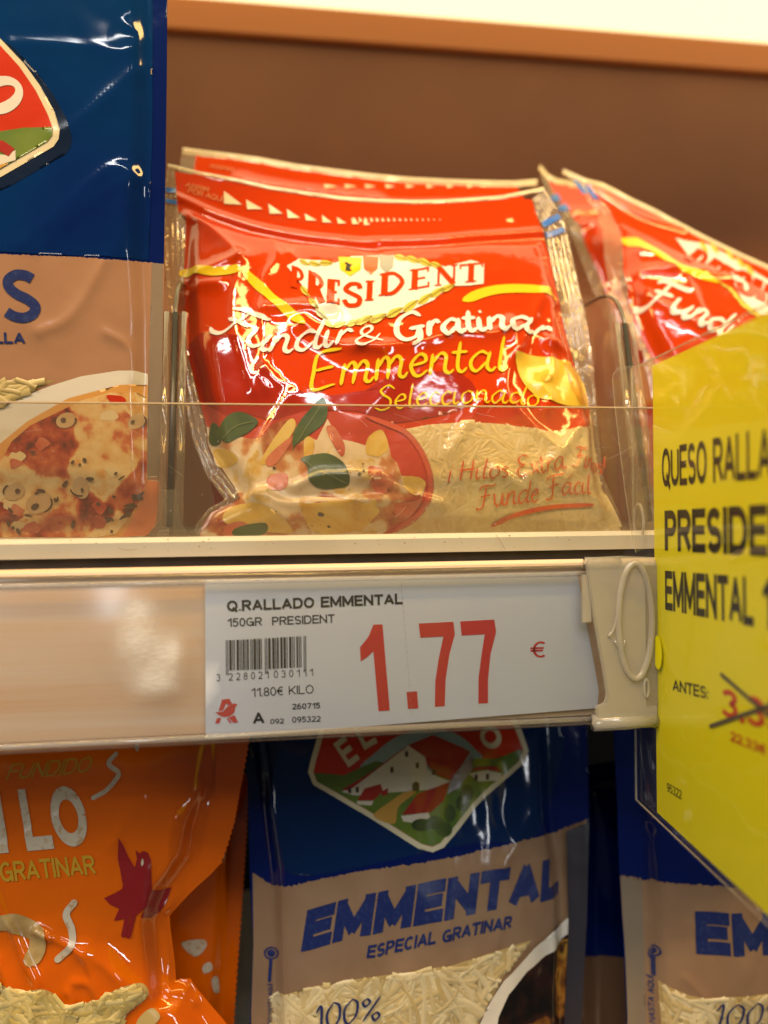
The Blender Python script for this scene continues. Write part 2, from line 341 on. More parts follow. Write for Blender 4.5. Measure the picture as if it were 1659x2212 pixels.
# brush letters (x-height 1, baseline 0): strokes and advance
SCRIPT = {
 'u': ([[(0,.85),(.06,1),(.1,.3),(.3,0),(.55,.25),(.72,1)], [(.72,1),(.68,.2),(.85,0),(1,.2)]], 1.0),
 'n': ([[(0,0),(.1,1)], [(.08,.55),(.35,1),(.55,.85),(.5,.2),(.65,0),(.8,.15)]], .86),
 'd': ([[(.65,.85),(.4,1),(.1,.7),(.05,.2),(.3,0),(.6,.4)], [(.88,1.8),(.66,.3),(.78,0),(.92,.15)]], .97),
 'i': ([[(.07,1),(.02,.2),(.15,0),(.3,.2)], [(.14,1.38),(.17,1.46)]], .4),
 'r': ([[(0,0),(.12,1)], [(.08,.6),(.3,1),(.5,.9)]], .55),
 'a': ([[(.65,.85),(.4,1),(.08,.6),(.05,.2),(.25,0),(.6,.5)], [(.7,1),(.6,.25),(.75,0),(.9,.2)]], .95),
 'á': ([[(.65,.85),(.4,1),(.08,.6),(.05,.2),(.25,0),(.6,.5)], [(.7,1),(.6,.25),(.75,0),(.9,.2)], [(.45,1.3),(.7,1.6)]], .95),
 't': ([[(.2,1.5),(.08,.3),(.22,0),(.4,.2)], [(-.1,1),(.42,1.02)]], .5),
 'e': ([[(.05,.5),(.5,.65),(.5,.95),(.3,1),(.05,.55),(.15,.08),(.35,0),(.6,.25)]], .68),
 'm': ([[(0,0),(.1,1)], [(.08,.6),(.3,1),(.45,.8),(.38,0)], [(.43,.6),(.68,1),(.85,.8),(.78,.15),(.92,0),(1.05,.2)]], 1.12),
 'l': ([[(.22,1.8),(.08,.3),(.2,0),(.35,.2)]], .42),
 's': ([[(.5,.9),(.25,1),(.1,.75),(.42,.4),(.35,.05),(.05,.05)]], .6),
 'o': ([[(.35,1),(.08,.7),(.08,.2),(.3,0),(.58,.3),(.58,.8),(.35,1)]], .74),
 'c': ([[(.5,.85),(.3,1),(.05,.6),(.1,.1),(.3,0),(.55,.2)]], .62),
 'x': ([[(0,1),(.25,.5),(.5,0)], [(.5,1),(0,0)]], .62),
 'F': ([[(.55,1.75),(.38,.7),(.2,.05),(-.08,-.05),(-.25,.12)], [(0,1.55),(.3,1.8),(1.05,1.74),(1.2,1.88)], [(.1,.95),(.85,1.0)]], 1.05),
 'G': ([[(1.0,1.5),(.7,1.8),(.2,1.4),(.05,.6),(.3,.02),(.75,.15),(.92,.75)], [(.55,.72),(1.1,.76)], [(.92,.7),(.85,-.1),(.55,-.35)]], 1.2),
 'E': ([[(.9,1.72),(.3,1.72),(.12,.9),(.05,.03),(.75,.08)], [(.18,.92),(.7,.97)]], .95),
 'Ɛ': ([[(.85,1.6),(.5,1.8),(.15,1.5),(.3,1.05),(.55,.98),(.1,.7),(.05,.2),(.4,0),(.85,.25)]], .95),
 'S': ([[(.9,1.5),(.6,1.8),(.22,1.5),(.35,1.1),(.68,.7),(.6,.15),(.2,0),(-.12,.2)]], .9),
 'H': ([[(.15,1.75),(0,0)], [(.8,1.75),(.65,0)], [(-.1,.9),(.95,.95)]], 1.0),
 '&': ([[(.95,.1),(.3,.95),(.35,1.4),(.6,1.45),(.6,1.1),(.1,.6),(.05,.2),(.3,0),(.6,.2),(.9,.75)]], 1.05),
 '¡': ([[(.06,.9),(-.04,-.15)], [(.1,1.25),(.12,1.33)]], .4), ' ': ([], .45), '!': ([[(.2,1.7),(.1,.5)], [(.05,.05),(.06,.1)]], .4),
 '1': ([[(.05,1.4),(.35,1.75),(.2,0)]], .5),
 '0': ([[(.4,1.75),(.08,1.1),(.1,.3),(.3,0),(.62,.5),(.65,1.4),(.4,1.75)]], .8),
 '%': ([[(.3,1.7),(.1,1.4),(.25,1.1),(.45,1.4),(.3,1.7)], [(.95,1.8),(.2,0)], [(.85,.65),(.65,.35),(.8,.03),(1.0,.35),(.85,.65)]], 1.1)}
# bold serif capitals: (stroke, width); x 0..w, height 1
def _st(x, wd=.22): return [([(x,0),(x,1)], wd), ([(x-.18,.03),(x+.18,.03)], .06), ([(x-.18,.97),(x+.18,.97)], .06)]
SERIF = {
 'P': (_st(.18)+[([(.18,.95),(.5,.95),(.66,.74),(.5,.5),(.18,.47)], .14)], .74),
 'R': (_st(.18)+[([(.18,.95),(.5,.95),(.66,.75),(.5,.52),(.18,.5)], .13), ([(.36,.5),(.72,.0)], .2)], .86),
 'E': (_st(.18)+[([(.1,.95),(.62,.95)], .09), ([(.2,.5),(.52,.5)], .09), ([(.1,.05),(.64,.05)], .09), ([(.6,.99),(.6,.76)], .07), ([(.63,.01),(.63,.26)], .07)], .74),
 'S': ([([(.56,.74),(.5,.93),(.25,.95),(.1,.72),(.3,.54),(.55,.34),(.5,.07),(.2,.05),(.06,.27)], .17)], .68),
 'I': (_st(.18), .4),
 'D': (_st(.18)+[([(.18,.95),(.5,.93),(.76,.5),(.5,.07),(.18,.05)], .15)], .9),
 'N': ([([(.14,0),(.14,1)], .09), ([(.12,1),(.74,0)], .24), ([(.74,0),(.74,1)], .09), ([(0,.03),(.28,.03)], .06), ([(.6,.97),(.88,.97)], .06)], .92),
 'T': ([([(.38,0),(.38,1)], .24), ([(0,.95),(.76,.95)], .1), ([(.03,.98),(.03,.74)], .07), ([(.73,.98),(.73,.74)], .07), ([(.2,.03),(.56,.03)], .06)], .8)}

# ------------------------------------------------------------------ smooth height grids
def bspline(G, x, y):
    """cubic B-spline value of grid G at fractional indices (x along axis 1, y along axis 0)"""
    H, W = G.shape; x = np.clip(x, 0, W-1.001); y = np.clip(y, 0, H-1.001); ix, iy = np.floor(x).astype(int), np.floor(y).astype(int); fx, fy = x-ix, y-iy
    def wt(f): return [(1-f)**3/6, (3*f**3-6*f**2+4)/6, (-3*f**3+3*f**2+3*f+1)/6, f**3/6]
    wx, wy = wt(fx), wt(fy); out = np.zeros_like(x)
    for j in range(4):
        jj = np.clip(iy+j-1, 0, H-1)
        for i in range(4): out += wx[i]*wy[j]*G[jj, np.clip(ix+i-1, 0, W-1)]
    return out
def value_noise(P, L, seed, sx=1.0, ang=0.0):
    r = np.random.default_rng(seed); c, s = math.cos(ang), math.sin(ang); q = np.c_[(P[:, 0]*c+P[:, 1]*s)/sx, -P[:, 0]*s+P[:, 1]*c]
    q = (q-q.min(0))/L+2; n = np.ceil(q.max(0)).astype(int)+3
    return bspline(r.uniform(-1, 1, (n[1], n[0]))*1.8, q[:, 0], q[:, 1])
def crumple(P, spacing, seed):
    """flat facets between random heights, as stiff film buckles"""
    r = np.random.default_rng(seed); lo, hi = P.min(0)-spacing, P.max(0)+spacing; n = max(8, int(np.prod(hi-lo)/spacing**2))
    p = r.uniform(lo, hi, (n, 2)); v, e, f, *_ = delaunay_2d_cdt([Vector(q) for q in p], [], [], 0, 1e-6)
    v = np.array([q[:] for q in v]); z = r.uniform(-1, 1, len(v)); out = np.zeros(len(P))
    for t in f:
        a, b, c = v[list(t)]; T = np.array([b-a, c-a]).T; d = np.linalg.det(T)
        if abs(d) < 1e-9: continue
        mn, mx = np.min([a, b, c], 0), np.max([a, b, c], 0); k = np.where((P[:, 0] >= mn[0]) & (P[:, 0] <= mx[0]) & (P[:, 1] >= mn[1]) & (P[:, 1] <= mx[1]))[0]
        if not len(k): continue
        l = np.linalg.solve(T, (P[k]-a).T); ok = (l[0] >= -1e-6) & (l[1] >= -1e-6) & (l.sum(0) <= 1+1e-6); kk = k[ok]; l = l[:, ok]
        out[kk] = z[t[0]]*(1-l[0]-l[1])+z[t[1]]*l[0]+z[t[2]]*l[1]
    return out

class Panel:
    """a surface standing in the shop: a tilted plane plus a height field, drawn on in millimetres"""
    def __init__(s, o, ex, ez):
        s.o = np.array(o, float); s.ex = np.array(ex, float)/np.linalg.norm(ex); s.ez = np.array(ez, float)/np.linalg.norm(ez); s.n = np.cross(s.ex, s.ez); s.G = None
    def h(s, uv):
        if s.G is None: return np.zeros(len(uv))
        q = (uv-s.lo)/s.g; return bspline(s.G, q[:, 0], q[:, 1])
    def base(s, px):
        d = rays(px); t = ((s.o-CAM)@s.n)/(d@s.n); p = CAM+d*t[:, None]-s.o
        return np.c_[p@s.ex, p@s.ez]*1000
    def uv(s, px):
        d = rays(px); h = np.zeros(len(d))
        for _ in range(4):
            t = ((s.o-CAM)@s.n+h/1000)/(d@s.n); p = CAM+d*t[:, None]-s.o; q = np.c_[p@s.ex, p@s.ez]*1000; h = s.h(q)
        return q
    def P(s, uv, off=0.0):
        h = (s.h(uv)+off)/1000
        return s.o+uv[:, :1]/1000*s.ex+uv[:, 1:2]/1000*s.ez+np.asarray(h)[:, None]*s.n
    def mm(s, p, dpx):
        q = s.uv([p, (p[0], p[1]-dpx)]); return float(np.hypot(*(q[1]-q[0])))
    def bake(s, outline, bulge=12, flat=None, ridges=(), wrinkle=(), fade=5.0, g=.7, power=.55):
        """outline and flat (the part that swells) in mm; ridges: (line_mm, height, width)"""
        s.g = g; s.lo = outline.min(0)-4; hi = outline.max(0)+4; nx, ny = (np.ceil((hi-s.lo)/g)+1).astype(int)
        gx, gy = np.meshgrid(np.arange(nx), np.arange(ny)); P = s.lo+np.c_[gx.ravel(), gy.ravel()]*g
        sw = outline if flat is None else flat
        c = 3.0; cx, cy = (np.ceil((hi-s.lo)/c)+1).astype(int); ax, ay = np.meshgrid(np.arange(cx), np.arange(cy)); Q = s.lo+np.c_[ax.ravel(), ay.ravel()]*c
        msk = inside(Q, sw).reshape(cy, cx); phi = np.zeros((cy, cx))
        for _ in range(900):
            n = .25*(np.roll(phi, 1, 0)+np.roll(phi, -1, 0)+np.roll(phi, 1, 1)+np.roll(phi, -1, 1)+1); phi = np.where(msk, n, 0)
        phi /= max(phi.max(), 1e-9); up = bspline(phi, (P[:, 0]-s.lo[0])/c, (P[:, 1]-s.lo[1])/c)
        d = dist_line(P, np.vstack([sw, sw[:1]])); k = np.clip(d/fade, 0, 1); k = k*k*(3-2*k); k[~inside(P, sw)] = 0
        h = bulge*np.clip(up, 0, 1)**power*k
        do = dist_line(P, np.vstack([outline, outline[:1]])); ko = np.clip(do/2.5, 0, 1)
        for f in wrinkle: h += f(P)*(.25+.75*k)*ko
        for line, A, wd in ridges:
            q = dist_line(P, line); h += A*np.exp(-(np.sqrt(q*q+.15)-.387)/wd)*ko
        s.G = h.reshape(ny, nx); return s
    # shapes in photo coordinates -> (V2, F)
    def poly(s, px, sm=False, s0=2.0, holes=()):
        L = [s.uv(px)]+[s.uv(h) for h in holes]
        if sm: L = [smooth_path(l, 5, True) for l in L]
        return tri_poly(L, s0)
    def line(s, px, w, **k): return ribbon(s.uv(px), w, **k)
    def text(s, txt, px, hpx, bold=0.0, shear=0.0, lim=1.2, up=None, spacing=1.0):
        """px = baseline from the text's left end to its right end; hpx = capital height in photo units"""
        V, F = font_mesh(txt, bold, spacing); W = V[:, 0].max(); V = V/[1, CAP]; hm = s.mm(px[0], hpx)
        path = s.uv(px); path = smooth_path(path, 6) if len(path) > 2 else path
        upv = None
        if up is not None: a = s.uv([px[0], (px[0][0]+up[0], px[0][1]+up[1])]); upv = a[1]-a[0]
        return refine(along(path, V, W, hm, shear, upv), F, lim)
    def script(s, txt, px, xh, wpx, pen=.6, up=None, taper=True, table=SCRIPT, slant=.12):
        path = s.uv(px); path = smooth_path(path, 6) if len(path) > 2 else path; hm = s.mm(px[0], xh); wm = s.mm(px[0], wpx); x = 0; out = []
        W = sum(table[c][1] for c in txt); upv = None
        if up is not None: a = s.uv([px[0], (px[0][0]+up[0], px[0][1]+up[1])]); upv = a[1]-a[0]
        for c in txt:
            for st in table[c][0]:
                if table is SERIF: st, wr = st; ww = wr*hm
                else: ww = wm
                q = np.array(st, float); q = smooth_path(q, 6) if len(q) > 2 else resample(q, .2, False)
                q[:, 0] += x+slant*q[:, 1]; q = along(path, q, W, hm, 0, upv)
                out.append(ribbon(q, ww, pen=None if table is SERIF else pen, taper=taper and table is not SERIF, sm=False, step=.5, cap=table is not SERIF))
            x += table[c][1]
        return out
    def each(s, name, shapes, *a, **k): return [s.draw(name, [q], *a, **k) for q in shapes]
    def draw(s, name, shapes, material, parent, off=.3, extra=None, split=0):
        VV, FF, k = [], [], 0
        for i, (V, F) in enumerate(shapes):
            if not len(F): continue
            for _ in range(split): V, F = split4(V, F)
            while s.G is not None and len(F) < 45000 and np.median(np.hypot(*(V[F[:, 0]]-V[F[:, 1]]).T)) > 1.05: V, F = split4(V, F)
            e = extra(V) if extra else 0
            a = V[F]; area2 = (a[:, 1, 0]-a[:, 0, 0])*(a[:, 2, 1]-a[:, 0, 1])-(a[:, 2, 0]-a[:, 0, 0])*(a[:, 1, 1]-a[:, 0, 1])
            F = np.where((area2 < 0)[:, None], F[:, ::-1], F)
            VV.append(s.P(V, off+e+(i % 25)*.006)); FF.append(F+k); k += len(V)
        return mesh_obj(name, np.vstack(VV), np.vstack(FF), material, parent)
    def film(s, px, parent, off):
        V, F = s.poly(px, s0=3); s.draw('window_film', [(V, F)], clear('window_film', (.97,.95,.9), .07, (.8,.7,.5), .06, 1.5, bump=FILM_BUMP), parent, off)
    def body(s, name, outline, material, parent, back=.6, s0=2.6, split=2, backmat=None):
        """closed pouch: drawn front and a plain swollen back"""
        V, F = tri_poly([outline], s0)
        for _ in range(split): V, F = split4(V, F)
        Vb, Fb = tri_poly([outline], 6.0); fr = s.P(V); hb = s.h(Vb); bk = s.P(Vb)-np.outer((hb+np.abs(hb)*back+.25)/1000, s.n)
        a = V[F]; area2 = (a[:, 1, 0]-a[:, 0, 0])*(a[:, 2, 1]-a[:, 0, 1])-(a[:, 2, 0]-a[:, 0, 0])*(a[:, 1, 1]-a[:, 0, 1]); F = np.where((area2 < 0)[:, None], F[:, ::-1], F)
        return mesh_obj(name, np.vstack([fr, bk]), list(F)+list(Fb[:, ::-1]+len(fr)), material, parent)
    def shreds(s, name, region_px, n, material, parent, length=(8, 17), width=(1.1, 1.9), off=.35, lift=.9, seed=1, relief=.14, avoid=(), bias=None):
        """grated cheese: curved shreds lying over one another inside the region"""
        r = np.random.default_rng(seed); reg = s.uv(region_px); av = [s.uv(a) for a in avoid]; lo, hi = reg.min(0), reg.max(0); V, F, T, k = [], [], [], 0; tries = 0
        made = 0
        while made < n and tries < n*6:
            tries += 1; c = r.uniform(lo, hi); L = r.uniform(*length); w_ = r.uniform(*width); a = r.uniform(0, math.pi) if bias is None else bias+r.normal(0, .5); cv = r.uniform(-.09, .09)
            t = np.linspace(-.5, .5, 9)*L; ang = a+cv*t; pts = c+np.c_[np.cumsum(np.cos(ang))*L/8, np.sin(ang).cumsum()*L/8]; pts -= pts.mean(0)-c
            ok = inside(pts, reg)
            for q in av: ok &= ~inside(pts, q)
            run = np.where(ok)[0]
            if len(run) < 4: continue
            pts = pts[run[0]:run[-1]+1]
            if not ok[run[0]:run[-1]+1].all(): continue
            m_ = len(pts); d = np.gradient(pts, axis=0); d /= np.maximum(np.hypot(*d.T), 1e-9)[:, None]; nn = np.c_[-d[:, 1], d[:, 0]]*w_/2
            z = off+lift*r.uniform(0, 1); tone = r.uniform(0, 1)
            for q, e in ((pts+nn, -relief), (pts+nn*.45, relief), (pts-nn*.45, relief), (pts-nn, -relief)): V.append(s.P(q, z+e)); T += [tone]*m_
            for j in range(3):
                for i in range(m_-1): F.append((k+j*m_+i, k+(j+1)*m_+i, k+(j+1)*m_+i+1, k+j*m_+i+1))
            k += 4*m_; made += 1
        return mesh_obj(name, np.vstack(V), F, material, parent, tone=T)
def seal_extra(path, period, amp):
    """fine crimps running along a seal edge"""
    return lambda V: amp*np.sin(dist_line(V, path)*2*math.pi/period)
def saw(path, depth, pitch):
    """saw-toothed edge along an open path (mm)"""
    p = resample(path, pitch/2, False); t = np.gradient(p, axis=0); t /= np.maximum(np.hypot(*t.T), 1e-9)[:, None]; n = np.c_[-t[:, 1], t[:, 0]]
    q = p.copy(); q[1::2] += n[1::2]*depth; return q
# ================================================================== THE SHELVES
CREAM = mat('cream_paint', (.62,.58,.46), .35, .5, bump=[(60,.05,.001,2)], noise=((.55,.5,.38), 35, .35, .75))
WALLM = mat('brown_back_panel', (.25,.082,.035), .55, .3, noise=((.16,.052,.022), 7, .3, .7))
SHELF_Z = -.0078
XA, XB = -.42, .75
def slab(name, parent, x0, x1, y0, y1, z0, z1, M, bevel=.0006):
    bm = bmesh.new(); box(bm, x0, x1, y0, y1, z0, z1); return bm_obj(name, bm, M, parent, bevel)
# back panel of the cabinet
t = thing('back_panel', 'plain brown back panel of the cabinet behind all the bags', 'back panel', (.15,.205,-.20))
slab('panel_sheet', t, XA, XB, .199, .207, SHELF_Z-.002, .2700, WALLM); slab('lower_sheet', t, XA, XB, .199, .207, -.20, SHELF_Z-.0025, mat('shaded_gap_black', (.008,.007,.006), .6, .2))  # lower sheet near black: the shade between the lower bags painted in
slab('seam_strip', t, XA, XB, .1965, .1992, .118, .121, mat('brown_trim', (.2,.07,.03), .5, .3), .0003)
slab('lower_upstand', t, XA, XB, .192, .1992, SHELF_Z+.0005, .1165, mat('upstand_paint', (.20,.085,.042), .5, .4))
# upper shelf with the light panel under it
t = thing('upper_shelf', 'upper shelf with a glowing yellow light panel on its underside', 'shelf', (.15,.1,.2470))
slab('deck', t, XA, XB, .0, .207, .2705, .2745, CREAM)
slab('rear_fascia', t, XA, XB, .1945, .1988, .2472, .2702, mat('orange_tan_paint', (.48,.15,.042), .5, .3))
M = bpy.data.materials.new('light_panel'); M.use_nodes = True; b = M.node_tree.nodes['Principled BSDF']
b.inputs['Base Color'].default_value = (.8,.8,.75,1); b.inputs['Emission Color'].default_value = (1.0,.92,.48,1); b.inputs['Emission Strength'].default_value = 1.5
slab('light_panel', t, XA+.02, XB-.02, .03, .1942, .2628, .2702, M)
slab('front_edge', t, XA, XB, -.012, -.0005, .247, .2745, CREAM)
# middle shelf: deck, front lip, dark gasket, price rail
zl0, zl1, zg0, zr1, zr0 = zat(829,1154,.004), zat(829,1195,.003), zat(829,1213,.0035), zat(829,1234,-.0005), zat(829,1577,-.0005)
t = thing('middle_shelf', 'cream shelf with its front lip and dark groove above the price rail', 'shelf', (.15,.1,SHELF_Z-.003))
slab('deck', t, XA, XB, .0065, .1985, SHELF_Z-.003, SHELF_Z, CREAM)
bm = bmesh.new(); prism(bm, [(.003,zl1), (.0024,zl0-.0012), (.0034,zl0), (.0062,zl0), (.0062,zl1)], 'x', XA, XB); bm_obj('front_lip', bm, CREAM, t)
slab('gasket', t, XA, XB, .0045, .0062, zg0-.001, zl1+.0004, mat('black_rubber', (.018,.016,.014), .5, .4, noise=((.035,.03,.024), 120, .4, .7)), .0002)
bm = bmesh.new(); prism(bm, [(.0062,zg0-.0005), (.0005,zg0-.0001), (-.0008,zg0-.0009), (-.0011,zr1+.0006), (.0006,zr1-.0006), (.0006,zr0+.001), (.0062,zr0+.001)], 'x', XA, XB)
bm_obj('rail_back', bm, ramp_mat('pale_pink_rail', [(.35,(.78,.48,.26)), (.5,(.82,.58,.38)), (.65,(.84,.66,.48))], 60, .35, .5, 1, .3, (.06,1,2.2), [(200,.05,.0005,2)]), t)
slab('under_fascia', t, XA, XB, .0064, .009, zr0+.002, SHELF_Z-.0032, CREAM)
# clear snap-in cover of the price rail, curled at top and bottom
bm = bmesh.new(); n = 24; pr = []
for i in range(n+1):
    a = i/n; z = zr1+.0004+(zr0-zr1-.0012)*a; y = -.0018-.0016*math.sin(math.pi*a)**.6
    pr.append((y, z))
pr += [(-.0014,zr0-.0012), (-.0002,zr0-.001), (.0004,zr0+.0004)]; pr = [(.0002,zr1+.0007), (-.0008,zr1+.0012)]+pr
th = .0006; inn = [(y+th, z) for y, z in pr[::-1]]
prism(bm, pr+inn, 'x', XA, .1060)
RAILCLEAR = clear('clear_rail_cover', (.97,.965,.96), .025, (.85,.82,.78), .15, .9, bump=[(35,.05,.001,1)])
o = bm_obj('clear_price_cover', bm, RAILCLEAR, t, smooth=False)
for p in o.data.polygons: p.use_smooth = abs(p.normal.x) < .5
# lower shelf deck (mostly hidden under the bags)
t = thing('lower_shelf', 'lower shelf deck under the orange and blue bags', 'shelf', (.15,.1,-.2))
slab('deck', t, XA, XB, -.002, .1985, -.1995, -.1955, CREAM)

for zz_, rr_ in ((zr1-.0016, .0007), (zr0+.0009, .0008)):
    bm = bmesh.new(); tube(bm, [(XA, -.0023, zz_), (.1055, -.0023, zz_)], rr_, 12); bm_obj('streak_rib', bm, clear('clear_streak_rib', (.97,.96,.95), .22, (.95,.9,.84), .08, 1.6), t, smooth=True)  # ribs added so bright reflection streaks run along the cover
# clear front guard standing on the lip
CLEAR = clear('clear_acrylic', (.94,.92,.88), .03, (.75,.66,.52), .03, 1.0)
zt = zat(829,876,.0085)
t = thing('front_guard', 'low clear plastic guard along the shelf front, red bag seen through it', 'guard', (.1,.0085,SHELF_Z))
bm = bmesh.new(); prism(bm, [(.0066,SHELF_Z+.0002), (.0066,SHELF_Z+.0012), (.0078,SHELF_Z+.002), (.0078,zt), (.0090,zt), (.0090,SHELF_Z+.0008), (.0098,SHELF_Z+.0002)], 'x', XA, .1085); bm_obj('guard_sheet', bm, CLEAR, t, .00015)
EDGE = mat('sheet_cut_edge', (.62,.46,.26), .3, .6)
bm = bmesh.new(); box(bm, XA, .1085, .0077, .0091, zt-.0002, zt+.00015); bm_obj('cut_edge', bm, EDGE, t)

gp = Panel((0,.0076,0), (1,0,0), (0,0,1)); rs = np.random.default_rng(21); scr = []
for _ in range(26):
    x, y = rs.uniform(20,1330), rs.uniform(890,1130); a = rs.uniform(-1.2,1.2); L = rs.uniform(8,70); scr.append(gp.line(PX((x,y),(x+L*.5*math.cos(a)+rs.uniform(-3,3),y+L*.5*math.sin(a)),(x+L*math.cos(a),y+L*math.sin(a))), rs.uniform(.04,.09)))
for _ in range(60):
    x, y, r_ = rs.uniform(10,1340), rs.uniform(885,1145), rs.uniform(.6,1.5); scr.append(gp.poly([(x+r_*math.cos(u), y+r_*math.sin(u)) for u in (0,1.2,2.5,3.9,5.1)], s0=2))
gp.draw('scratches', scr, clear('scratch_haze', (1,1,1), .3, (.9,.85,.75), .3, .3), t, .05)['kind'] = 'stuff'
dp_ = Panel((0,.0020,0), (1,0,0), (0,0,1)); drt = [dp_.line(L3((318,50),(350,95),(392,165)), .12), dp_.line(L1((600,1000-870),(640,142),(700,138)), .1)]
for _ in range(34):
    x, r_ = rs.uniform(5,1360), rs.uniform(.7,2.0); y = rs.uniform(1166,1196)-.012*x; drt.append(dp_.poly([(x+r_*1.4*math.cos(u), y+r_*.8*math.sin(u)) for u in (0,1.3,2.4,4.0,5.2)], s0=2))
o = dp_.draw('dirt_marks', drt, mat('brown_dirt', (.30,.24,.15), .7, .2), bpy.data.objects['middle_shelf'], .3); o['kind'] = 'stuff'
# dividers
DIVC = clear('clear_divider', (.88,.86,.80), .10, (.75,.68,.5), .06, 1.3)
def divider(X, label):
    t = thing('shelf_divider', label, 'divider', (X,.03,SHELF_Z), 'clear dividers between the bag rows')
    z0 = SHELF_Z+.0004
    fin = [(.014,z0), (.0285,.060), (.033,.066), (.041,.0702), (.052,.0716), (.150,.0716), (.150,z0)]
    bm = bmesh.new(); prism(bm, fin, 'x', X-.0005, X+.0005); bm_obj('fin', bm, DIVC, t)
    # rounded front edge rail, two clear ribs with a dark seam between them
    a, b_ = Vector((X,.0125,z0+.004)), Vector((X,.0275,.058))
    for sx in (-1, 1):
        bm = bmesh.new(); tube(bm, [a+Vector((sx*.0023,0,0)), b_+Vector((sx*.0023,0,0))], .0012, 10); bm_obj('rail_rib', bm, DIVC, t, smooth=True)
    bm = bmesh.new(); tube(bm, [a+Vector((0,-.0004,0)), b_+Vector((0,-.0004,0))], .0009, 8); bm_obj('dark_seam', bm, mat('dark_seam', (.03,.026,.02), .35, .5), t, smooth=True)
    wire = [(X, y-.0006, z+.0004) for y, z in smooth_path([(.0270,.056), (.0285,.060), (.033,.066), (.041,.0702), (.052,.0716), (.075,.0718)], 5)]
    bm = bmesh.new(); tube(bm, wire, .0006, 8); bm_obj('edge_bead', bm, mat('bead_grey', (.16,.14,.1), .25, .7), t, smooth=True)
    # flared foot
    prof = [(.0155,z0), (.0150,z0+.0010), (.0095,z0+.0016), (.0062,z0+.0042), (.0042,z0+.0085), (.0034,z0+.014)]
    bm = bmesh.new(); prism(bm, [(X-p[0]*.62, p[1]) for p in prof]+[(X+p[0]*.62, p[1]) for p in prof[::-1]], 'y', .0112, .0122); bm_obj('flared_foot', bm, DIVC, t)
    bm = bmesh.new(); box(bm, X-.0105, X+.0105, .0101, .018, z0, z0+.0011); box(bm, X-.005, X+.005, .0103, .016, z0+.0013, z0+.0026)
    bm_obj('foot_plate', bm, DIVC, t, .0003)
divider(-.0312, 'clear divider with dark seam between the blue bag and the red bag')
divider(.1052, 'clear rounded divider between the two rows of red bags')

# ================================================================== PRICE LABEL
RED_INK = mat("red_ink", (.62,.022,.025), .6, .2); BLACK_INK = mat('black_ink', (.010,.010,.012), .6, .2)
PAPER = mat('white_label_paper', (.71,.78,.90), .7, .2, bump=[(900,.15,.0002,2)])
lp = Panel((0,-.0002,0), (1,0,0), (0,0,1))
c = at(860,1594,-.0002)
t = thing('price_label', 'white paper price label with big red 1.77 in the clear rail', 'price label', tuple(c))
V, F = lp.poly(L2((24,152))+PX((1246,1236),(1293,1492),(1289,1529))+L2((28,1027)), s0=8); lp.draw('label_sheet', [(V, F)], PAPER, t, .25)
sh = [lp.text('Q.RALLADO EMMENTAL', L2((145,327),(1112,285)), 24, .034), lp.text('150GR', L2((147,411),(338,403)), 18.5, .012), lp.text('PRESIDENT', L2((393,402),(738,387)), 18.5, .012),
      lp.text('3', L2((88,710),(108,709)), 16), lp.text('2 2 8 0 2 1', L2((155,706),(375,694)), 16), lp.text('0 3 0 1 1 1', L2((403,692),(618,680)), 16),
      lp.text('11.80€ KILO', L2((278,796),(622,776)), 19), lp.text('260715', L2((503,865),(657,858)), 12.5, .02), lp.text('A', L2((288,945),(352,941)), 25, .03),
      lp.text('092', L2((383,945),(458,941)), 11, .012), lp.text('095322', L2((503,937),(660,931)), 12.5, .012)]
lp.each('black_lettering', sh, BLACK_INK, t, .34)
bars = []; x = 138; rb = np.random.default_rng(3); k = 0
def bar(x0, x1, long):
    f = lambda x: (x-138)/442
    y0 = 484-24*f(x0); y1 = 650-18*f(x0)+(26 if long else 0)
    return lp.poly(L2((x0,y0),(x1,y0),(x1+1.5,y1),(x0+1.5,y1)), s0=9)
for g in (138, 147, 352, 361, 566, 575): bars.append(bar(g, g+4.5, True))
for a, b_ in ((157,345), (371,560)):
    x = a
    while x < b_-6:
        wd = rb.choice([4.5,4.5,9,13]); bars.append(bar(x, min(x+wd, b_), False)); x += wd+rb.choice([4.5,4.5,9])
lp.draw('barcode', bars, BLACK_INK, t, .34)
sh = [lp.poly(L2((950,398),(1000,396),(1040,870),(978,874),(950,545),(918,575),(880,601),(876,522),(922,466)), s0=4), lp.poly(L2((1132,768),(1190,764),(1197,858),(1140,862)), s0=4),
      lp.poly(L2((1199,392),(1390,382),(1398,452),(1368,560),(1347,700),(1342,846),(1288,850),(1290,710),(1310,580),(1335,463),(1208,470)), s0=4),
      lp.poly(L2((1427,380),(1615,370),(1625,438),(1594,560),(1580,700),(1580,830),(1527,832),(1528,690),(1545,560),(1562,451),(1435,458)), s0=4), lp.text('€', L3((580,958),(684,955)), 35)]
lp.each('red_price', sh, RED_INK, t, .34)
sh = [lp.poly(L2((118,809),(158,805),(173,833),(150,842),(140,832),(124,868),(98,874)), s0=3), lp.poly(L2((80,880),(122,876),(148,848),(172,834),(190,830),(203,838),(191,850),(186,880),(160,902),(128,906),(104,898)), s0=3),
      lp.poly(L2((90,912),(113,908),(104,940),(80,942)), s0=3), lp.poly(L2((152,910),(186,894),(206,935),(182,938)), s0=3), lp.poly(L2((142,912),(150,911),(172,938),(160,939)), s0=3)]
lp.draw('bird_logo', sh, mat('logo_red', (.62,.07,.045), .6, .2), t, .34)
dash = []
for i in range(20):
    a, b_ = np.array((1103,170)), np.array((1163,910)); p = a+(b_-a)*i/20; q = a+(b_-a)*(i+.55)/20; dash.append(lp.line(L2(tuple(p), tuple(q)), .09, sm=False, taper=False))
